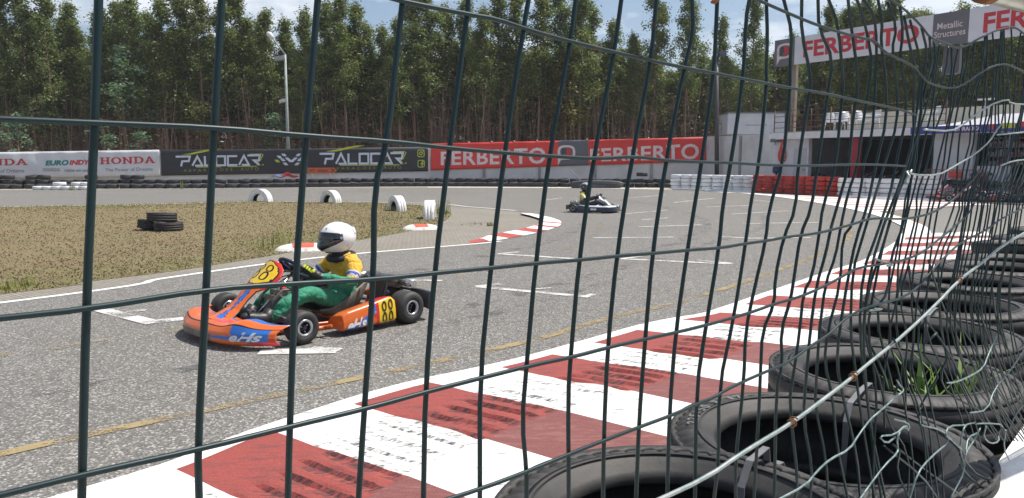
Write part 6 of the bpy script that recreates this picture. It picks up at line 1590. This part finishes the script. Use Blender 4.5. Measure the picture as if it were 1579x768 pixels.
def make_driver(label, loc, rz, pal, head_yaw, head_tilt=0, lean=0):
    r = thing('person', label, 'person', loc, rz)
    J = {'pelvis': (-.25, 0, .185), 'waist': (-.315, 0, .29), 'chest': (-.335, 0, .415), 'upper': (-.31, 0, .505), 'neck': (-.275, 0, .575), 'head': (-.255, 0, .67), 'crown': (-.25, 0, .76),
         'shL': (-.315, .182, .505), 'elL': (-.185, .275, .345), 'wrL': (.085, .175, .44), 'haL': (.15, .155, .475), 'shR': (-.315, -.182, .505), 'elR': (-.17, -.27, .36), 'wrR': (.075, -.18, .45), 'haR': (.14, -.155, .485),
         'hiL': (-.20, .11, .17), 'knL': (.205, .20, .315), 'anL': (.535, .135, .125), 'toL': (.69, .14, .17), 'hiR': (-.20, -.11, .17), 'knR': (.205, -.20, .32), 'anR': (.535, -.135, .125), 'toR': (.69, -.14, .17)}
    names = list(J); idx = {n: i for i, n in enumerate(names)}; v = [J[n] for n in names]
    rad = {'pelvis': (.125, .115), 'waist': (.135, .112), 'chest': (.158, .125), 'upper': (.145, .105), 'neck': .055, 'head': .075, 'crown': .06, 'shL': .078, 'elL': .060, 'wrL': .038, 'haL': .032, 'hiL': .088, 'knL': .066, 'anL': .046, 'toL': .034}
    rd = [rad.get(n, rad.get(n[:-1]+'L')) for n in names]
    # extra bends in the sleeves and trouser legs
    en = [('pelvis', 'waist'), ('waist', 'chest'), ('chest', 'upper'), ('upper', 'neck'), ('neck', 'head'), ('head', 'crown'), ('upper', 'shL'), ('shL', 'elL'), ('elL', 'wrL'), ('wrL', 'haL'), ('upper', 'shR'), ('shR', 'elR'), ('elR', 'wrR'), ('wrR', 'haR'),
          ('pelvis', 'hiL'), ('hiL', 'knL'), ('knL', 'anL'), ('anL', 'toL'), ('pelvis', 'hiR'), ('hiR', 'knR'), ('knR', 'anR'), ('anR', 'toR')]
    ed = [(idx[a], idx[b]) for a, b in en]
    def zone(k, t, c):
        a, b = en[k]
        if a in ('upper',) and b == 'neck' and t > .35 or a == 'neck': return 2
        if a == 'head': return 3
        if b in ('waist',) or a in ('pelvis', 'hiL', 'hiR', 'knL', 'knR'): return 1
        if a.startswith('an'): return 2
        if a.startswith('sh'): return 0 if t < .50 else (4 if t < .58 else (5 if t < .68 else (4 if t < .76 else (0 if t < .84 else 1))))
        if a.startswith('el'): return 1 if t < .86 else 2
        if a.startswith('wr'): return 2
        if a == 'waist' and t < .35: return 1
        return 0
    skin_obj('body', v, ed, rd, [pal['top'], pal['low'], M_KBK, pal['skin'], pal['cuff'], pal['cuff2']], zone, r, sub=3)
    # collar / neck support
    mb = MB(); cc = V3((-.285, 0, .555))
    P = []
    for k in range(28):
        a = 2*math.pi*k/28; P.append(cc+V3((.105*math.cos(a), .112*math.sin(a), .020*math.cos(a)*-1)))
    mb.tube(P, .025, 10, closed=True); mb.tube([cc+V3((.0, 0, -.03)), cc+V3((.01, 0, .06))], [.085, .075], 16); mb.build('neck_support', mat('navy_padding', (.016, .016, .026, 1), .8, (.03, .03, .035, 1), 20), r)
    # boots
    for s, a, t in ((1, 'anL', 'toL'), (-1, 'anR', 'toR')):
        A, T = V3(J[a]), V3(J[t]); d = (T-A).normalized(); mb = MB()
        mb.tube([A-d*.02+V3((-.02, 0, .08)), A+V3((-.005, 0, .03)), A+d*.03+V3((0, 0, .004)), A+d*.10, T+d*.03, T+d*.075], [.046, .052, .055, .046, .040, .018], 12)
        mb.box(A.lerp(T, .65)+V3((0, 0, -.042)), (.21, .075, .014), Matrix.Rotation(math.atan2(-(T.z-A.z), T.x-A.x), 3, 'Y'), bev=.004)
        mb.build('boot', M_KBK, r)
        K = V3(J['kn'+a[-1]]); mb = MB()               # shin protector
        mb.tube([K.lerp(A, .30)+V3((.012, 0, .03)), K.lerp(A, .52)+V3((.016, 0, .024)), K.lerp(A, .74)+V3((.012, 0, .016))], [.040, .047, .036], 10); mb.build('trouser_leg', pal['low'], r)
    # gloved hands, closed on the rim
    c = V3((.175, 0, .495)); ax = V3((-.62, 0, .78)).normalized(); e1 = V3((0, 1, 0)); e2 = ax.cross(e1).normalized()
    for s, w in ((1, 'wrL'), (-1, 'wrR')):
        W_ = V3(J[w]); a0 = .12
        vs = [W_-(V3((.04, 0, .012))), W_+V3((.02, -s*.004, .008))]; ed_ = [(0, 1)]; rr = [.036, .031]; gp = lambda a, out, up: c+e1*s*math.cos(a)*(.155+out)+e2*math.sin(a)*(.143+out)+ax*up
        palm = gp(-.02, .012, .030); vs.append(palm); ed_.append((1, 2)); rr.append((.034, .024))
        for f in range(4):
            a = -.24+.145*f-.02; Lf = (.9, 1.0, .96, .8)[f]
            k0 = gp(a, .026, .026); k1 = gp(a, .036*Lf, .0); k2 = gp(a, .016, -.024*Lf); k3 = gp(a, -.014*Lf, -.022)
            b = len(vs); vs += [k0, k1, k2, k3]; ed_ += [(2, b), (b, b+1), (b+1, b+2), (b+2, b+3)]; rr += [.0125, .0115, .0105, .0085]
        b = len(vs); vs += [gp(.10, -.010, .032), gp(.22, -.024, .016), gp(.30, -.018, -.004)]; ed_ += [(2, b), (b, b+1), (b+1, b+2)]; rr += [.014, .0115, .009]
        def gz(k, t, cc): return 1 if (k in (3, 7, 11, 15) or (k == 1 and cc.z > .47)) else 0
        skin_obj('glove', vs, ed_, rr, [M_KBK, pal['glove']], gz, r, sub=1, root=2)
    # helmet
    H = thing('helmet_base', None, None); bpy.data.objects.remove(H)
    hc = V3((-.245, 0, .72)); Rm = Matrix.Translation(hc) @ Matrix.Rotation(head_yaw, 4, 'Z') @ Matrix.Rotation(head_tilt, 4, 'Y')
    def hel(az, el, k=1.0):
        ca, sa, ce, se = math.cos(az), math.sin(az), math.cos(el), math.sin(el)
        x = .158*ca*ce; y = .128*sa*ce; z = .142*se
        front = max(0, ca)
        if se < 0:
            x += front**1.5*.040*min(1, -se*2.2)*ce**.3; y *= 1-.10*(-se)
            z = z*(1-.12*front)
        else: x -= 0
        if ca < 0: x *= 1.06; x -= .012*max(0, math.cos(el*1.6-.3))*(-ca)
        return V3((x*k, y*k, z*k))
    el0 = -1.02
    def hm(u, v):
        az = (u-.5)*2*math.pi; el = el0+(math.pi/2-el0)*v
        return pal['hz'](az, el)
    mb = MB()
    mb.grid(lambda u, v: Rm @ hel((u-.5)*2*math.pi, el0+(math.pi/2-el0)*v), 64, 36, mif=hm)
    # rolled lower rim
    mb.tube([Rm @ hel((k/40)*2*math.pi, el0, .985) for k in range(40)], .008, 6, 3, closed=True)
    hs = mb.build('helmet', [pal['helmet'], pal['hacc'], pal['hacc2'], M_KBK], r, solid=.006)
    mb = MB()
    def vis(u, v):
        az = (u-.5)*R(172); q = abs(2*u-1); lo = R(-47)+R(43)*q**1.0; hi = R(31)-R(12)*q**2.2
        return Rm @ hel(az, lo+(hi-lo)*v, 1.055)
    mb.grid(vis, 36, 12); mb.build('visor', mat('dark_visor', (.006, .008, .014, 1), .08, (.01, .012, .02, 1), 3, coat=.8), hs, solid=.003)
    mb = MB()
    for s in (-1, 1):
        p = Rm @ hel(s*R(80), R(6), 1.04); q = Rm @ hel(s*R(80), R(6), 1.10); mb.tube([p, q], .013, 12)
        p = Rm @ hel(s*R(100), R(-24), 1.0); q = Rm @ hel(s*R(100), R(-24), 1.06); mb.tube([p, q], .007, 8)
    mb.build('visor_screws', pal['screw'], hs)
    mb = MB()
    for a in (R(22), R(-22)):
        mb.grid(lambda u, v: Rm @ hel(a+R(9)*(u-.5), R(44)+R(7)*(v-.5)*(1-abs(2*u-1)**2), 1.05), 6, 3)
    mb.grid(lambda u, v: Rm @ hel(R(16)*(u-.5), R(-46)+R(8)*(v-.5), 1.05), 6, 3)
    mb.build('vents', M_KBK, hs)
    mb = MB(); mb.grid(lambda u, v: Rm @ hel(math.pi+R(90)*(u-.5), R(10)+R(22)*v, 1.03+.07*math.sin(v*1.6)*math.cos((u-.5)*3.0)), 14, 6); mb.build('rear_spoiler', pal['helmet'], hs, solid=.004)
    return r

def cloth_m(name, c, c2):
    m, nt, b, out = nodes_of(name); n = noise(nt, 14, 5, .6, dist=1.2); nt.links.new(ramp(nt, n, [(.35, c), (.65, c2)]), b.inputs['Base Color']); b.inputs['Roughness'].default_value = .7
    b.inputs['Sheen Weight'].default_value = .2; n2 = noise(nt, 9, 4, .55, dist=1.8); bump(nt, b, n2, .9, .035); return m
M_YEL_S = cloth_m('yellow_suit', (.80, .46, .02, 1), (.66, .36, .015, 1)); M_GRN_S = cloth_m('green_suit', (.012, .27, .14, 1), (.008, .19, .10, 1)); M_BLK_S = cloth_m('black_suit', (.022, .022, .03, 1), (.045, .04, .06, 1))
M_BLC = mat('blue_cuff', (.06, .10, .42, 1), .7); M_WHC = mat('white_cuff', (.62, .62, .65, 1), .7); M_SKIN = mat('skin', (.45, .26, .18, 1), .5); M_LIME = mat('lime_glove', (.60, .72, .04, 1), .6)
M_HW = plas('white_helmet', (.80, .80, .79, 1), .18); M_HK = plas('black_helmet', (.03, .03, .035, 1), .2); M_HS = plas('silver_helmet', (.42, .42, .45, 1), .25); M_HV = plas('violet_helmet', (.10, .07, .15, 1), .25)
K0 = V3((-1.715, 6.385, .012)); KR = math.atan2(-.743, -.669)
kart = make_kart(dict(base=M_OR, s1=M_BL, s2=M_RD, dark=M_NK, plate=M_YP, frame=M_OFR, txt='eHs'), 'orange racing kart with number 88 plates, nearest on the track')
kart.location = K0; kart.rotation_euler = (0, 0, KR)
drv = make_driver('person in white helmet and yellow and green suit driving the orange kart', K0, KR, dict(top=M_YEL_S, low=M_GRN_S, skin=M_SKIN, cuff=M_WHC, cuff2=M_BLC, glove=M_LIME, helmet=M_HW, hacc=M_HW, hacc2=M_HW, hz=lambda a, e: 0, screw=M_KRIM), R(-5), R(5))
# sleeve and shoulder details of the near driver
mb = MB()
for s in (1, -1):
    A, B_ = V3((-.315, s*.165, .50)), V3((-.185, s*.275, .345))
mb.grid(lambda u, v: V3((-.36+.12*u, .12+.10*v, .567-.045*v-.02*abs(2*u-1))), 5, 5); mb.build('shoulder_patch', M_GRN_S, drv, solid=.004)

M_KW2 = plas('white_kart_plastic', (.62, .64, .68, 1)); M_NV = plas('navy_kart_plastic', (.02, .03, .07, 1)); M_BK2 = plas('black_kart_plastic', (.02, .02, .022, 1))
far = make_kart(dict(base=M_KW2, s1=M_NV, s2=M_NV, dark=M_NV, plate=M_BK2, frame=M_BK2, txt=None, ring=True), 'white and navy racing kart far along the bend', detail=False)
F0 = G(915, 327.5); FR0 = R(-22); far.scale = (.82, .82, .82); far.location = (F0.x, F0.y, .016); far.rotation_euler = (0, 0, FR0)
for ch in kids(far):
    if ch.name.startswith('side_pod'):
        mb = MB(); s = -1; mb.add([V3((.10, -.722, .10)), V3((.30, -.722, .10)), V3((.30, -.722, .16)), V3((.10, -.722, .16))], [(0, 1, 2, 3)]); mb.build('pale_print', M_WP, ch); break
d2 = make_driver('person in black helmet and black suit with yellow shoulders driving the far kart', (F0.x, F0.y, .016), FR0, dict(top=mat('pale_yellow_suit', (.66, .58, .14, 1), .7, (.55, .46, .10, 1), 8), low=M_BLK_S, skin=M_SKIN, cuff=M_WHC, cuff2=M_WHC, glove=M_WHC, helmet=M_HS, hacc=M_HK, hacc2=M_HV, hz=lambda a, e: 1 if (abs(a) > .9 and e < .7) else (2 if e < -.3 else 0), screw=M_KRIM), R(-25), R(4))
d2.scale = (.95, .95, .95)

# ------------------------------------------------------------------ parked karts
pals = [dict(base=plas('red_kart_plastic', (.52, .04, .03, 1)), s1=M_KW2, s2=M_KW2, dark=M_BK2, plate=M_KW2, frame=M_BK2, txt=None), dict(base=M_KW2, s1=M_NV, s2=M_BL, dark=plas('red_kart_plastic_two', (.45, .05, .05, 1)), plate=M_RD, frame=M_BK2, txt=None), dict(base=M_BK2, s1=M_KW2, s2=M_RD, dark=M_NV, plate=M_YP, frame=M_BK2, txt=None)]
pk = [make_kart(p, 'x', 'parked karts without drivers', detail=False, name='parked_kart') for p in pals]
spots = [(0, 1478, 310.5, 2.9, 0, 'red and white parked kart on the ground right beside the tall white tyre stack'), (2, 1496, 306.5, .4, .42, 'black parked kart raised behind the red one by the tyre stacks'), (1, 1517, 310.8, 2.6, 0, 'white parked kart on the ground in front of the red plate on the barrier'), (0, 1533, 306.5, 2.9, .42, 'red parked kart raised in the middle of the parked group'),
         (0, 1552, 311, .5, 0, 'red parked kart on the ground, third from the left of the group'), (1, 1563, 306, 2.2, .42, 'white parked kart raised near the right edge'), (1, 1586, 311, 2.0, 0, 'white parked kart turned sideways on the ground at the far right edge'),
         (1, 1352, 297, 2.0, .42, 'white parked kart showing above the near white tyre stacks'), (1, 1398, 297, 2.6, .42, 'white parked kart behind the taller white tyre stacks'), (2, 1247, 294, 2.2, .42, 'dark parked kart glimpsed behind the red tyre stacks'), (0, 1424, 298, 1.0, .42, 'red parked kart behind the tallest white tyre stack')]
uk = set()
for k, px, py, rz, zz, lab in spots:
    o = pk[k] if k not in uk else copy_tree(pk[k]); uk.add(k); p = G(px, py); o.location = (p.x, p.y, .02+zz); o.rotation_euler = (0, 0, rz); o['label'] = lab
    if zz:
        mb = MB()
        for a in (-.5, .5): mb.tube([(a, -.35, 0), (a*.9, -.30, .43)], .02, 6); mb.tube([(a, .35, 0), (a*.9, .30, .43)], .02, 6); mb.tube([(a*.9, -.34, .44), (a*.9, .34, .44)], .02, 6)
        for b in (-.33, .33): mb.tube([(-.5, b, .2), (.5, b, .2)], .015, 6)
        t = mb.build('kart_stand', M_KBK); t.location = (p.x, p.y, 0); t.rotation_euler = (0, 0, rz); tag(t, 'stand under the '+lab.split(',')[0], 'stand', 'stands under parked karts')
# bodywork piles beside the parked karts
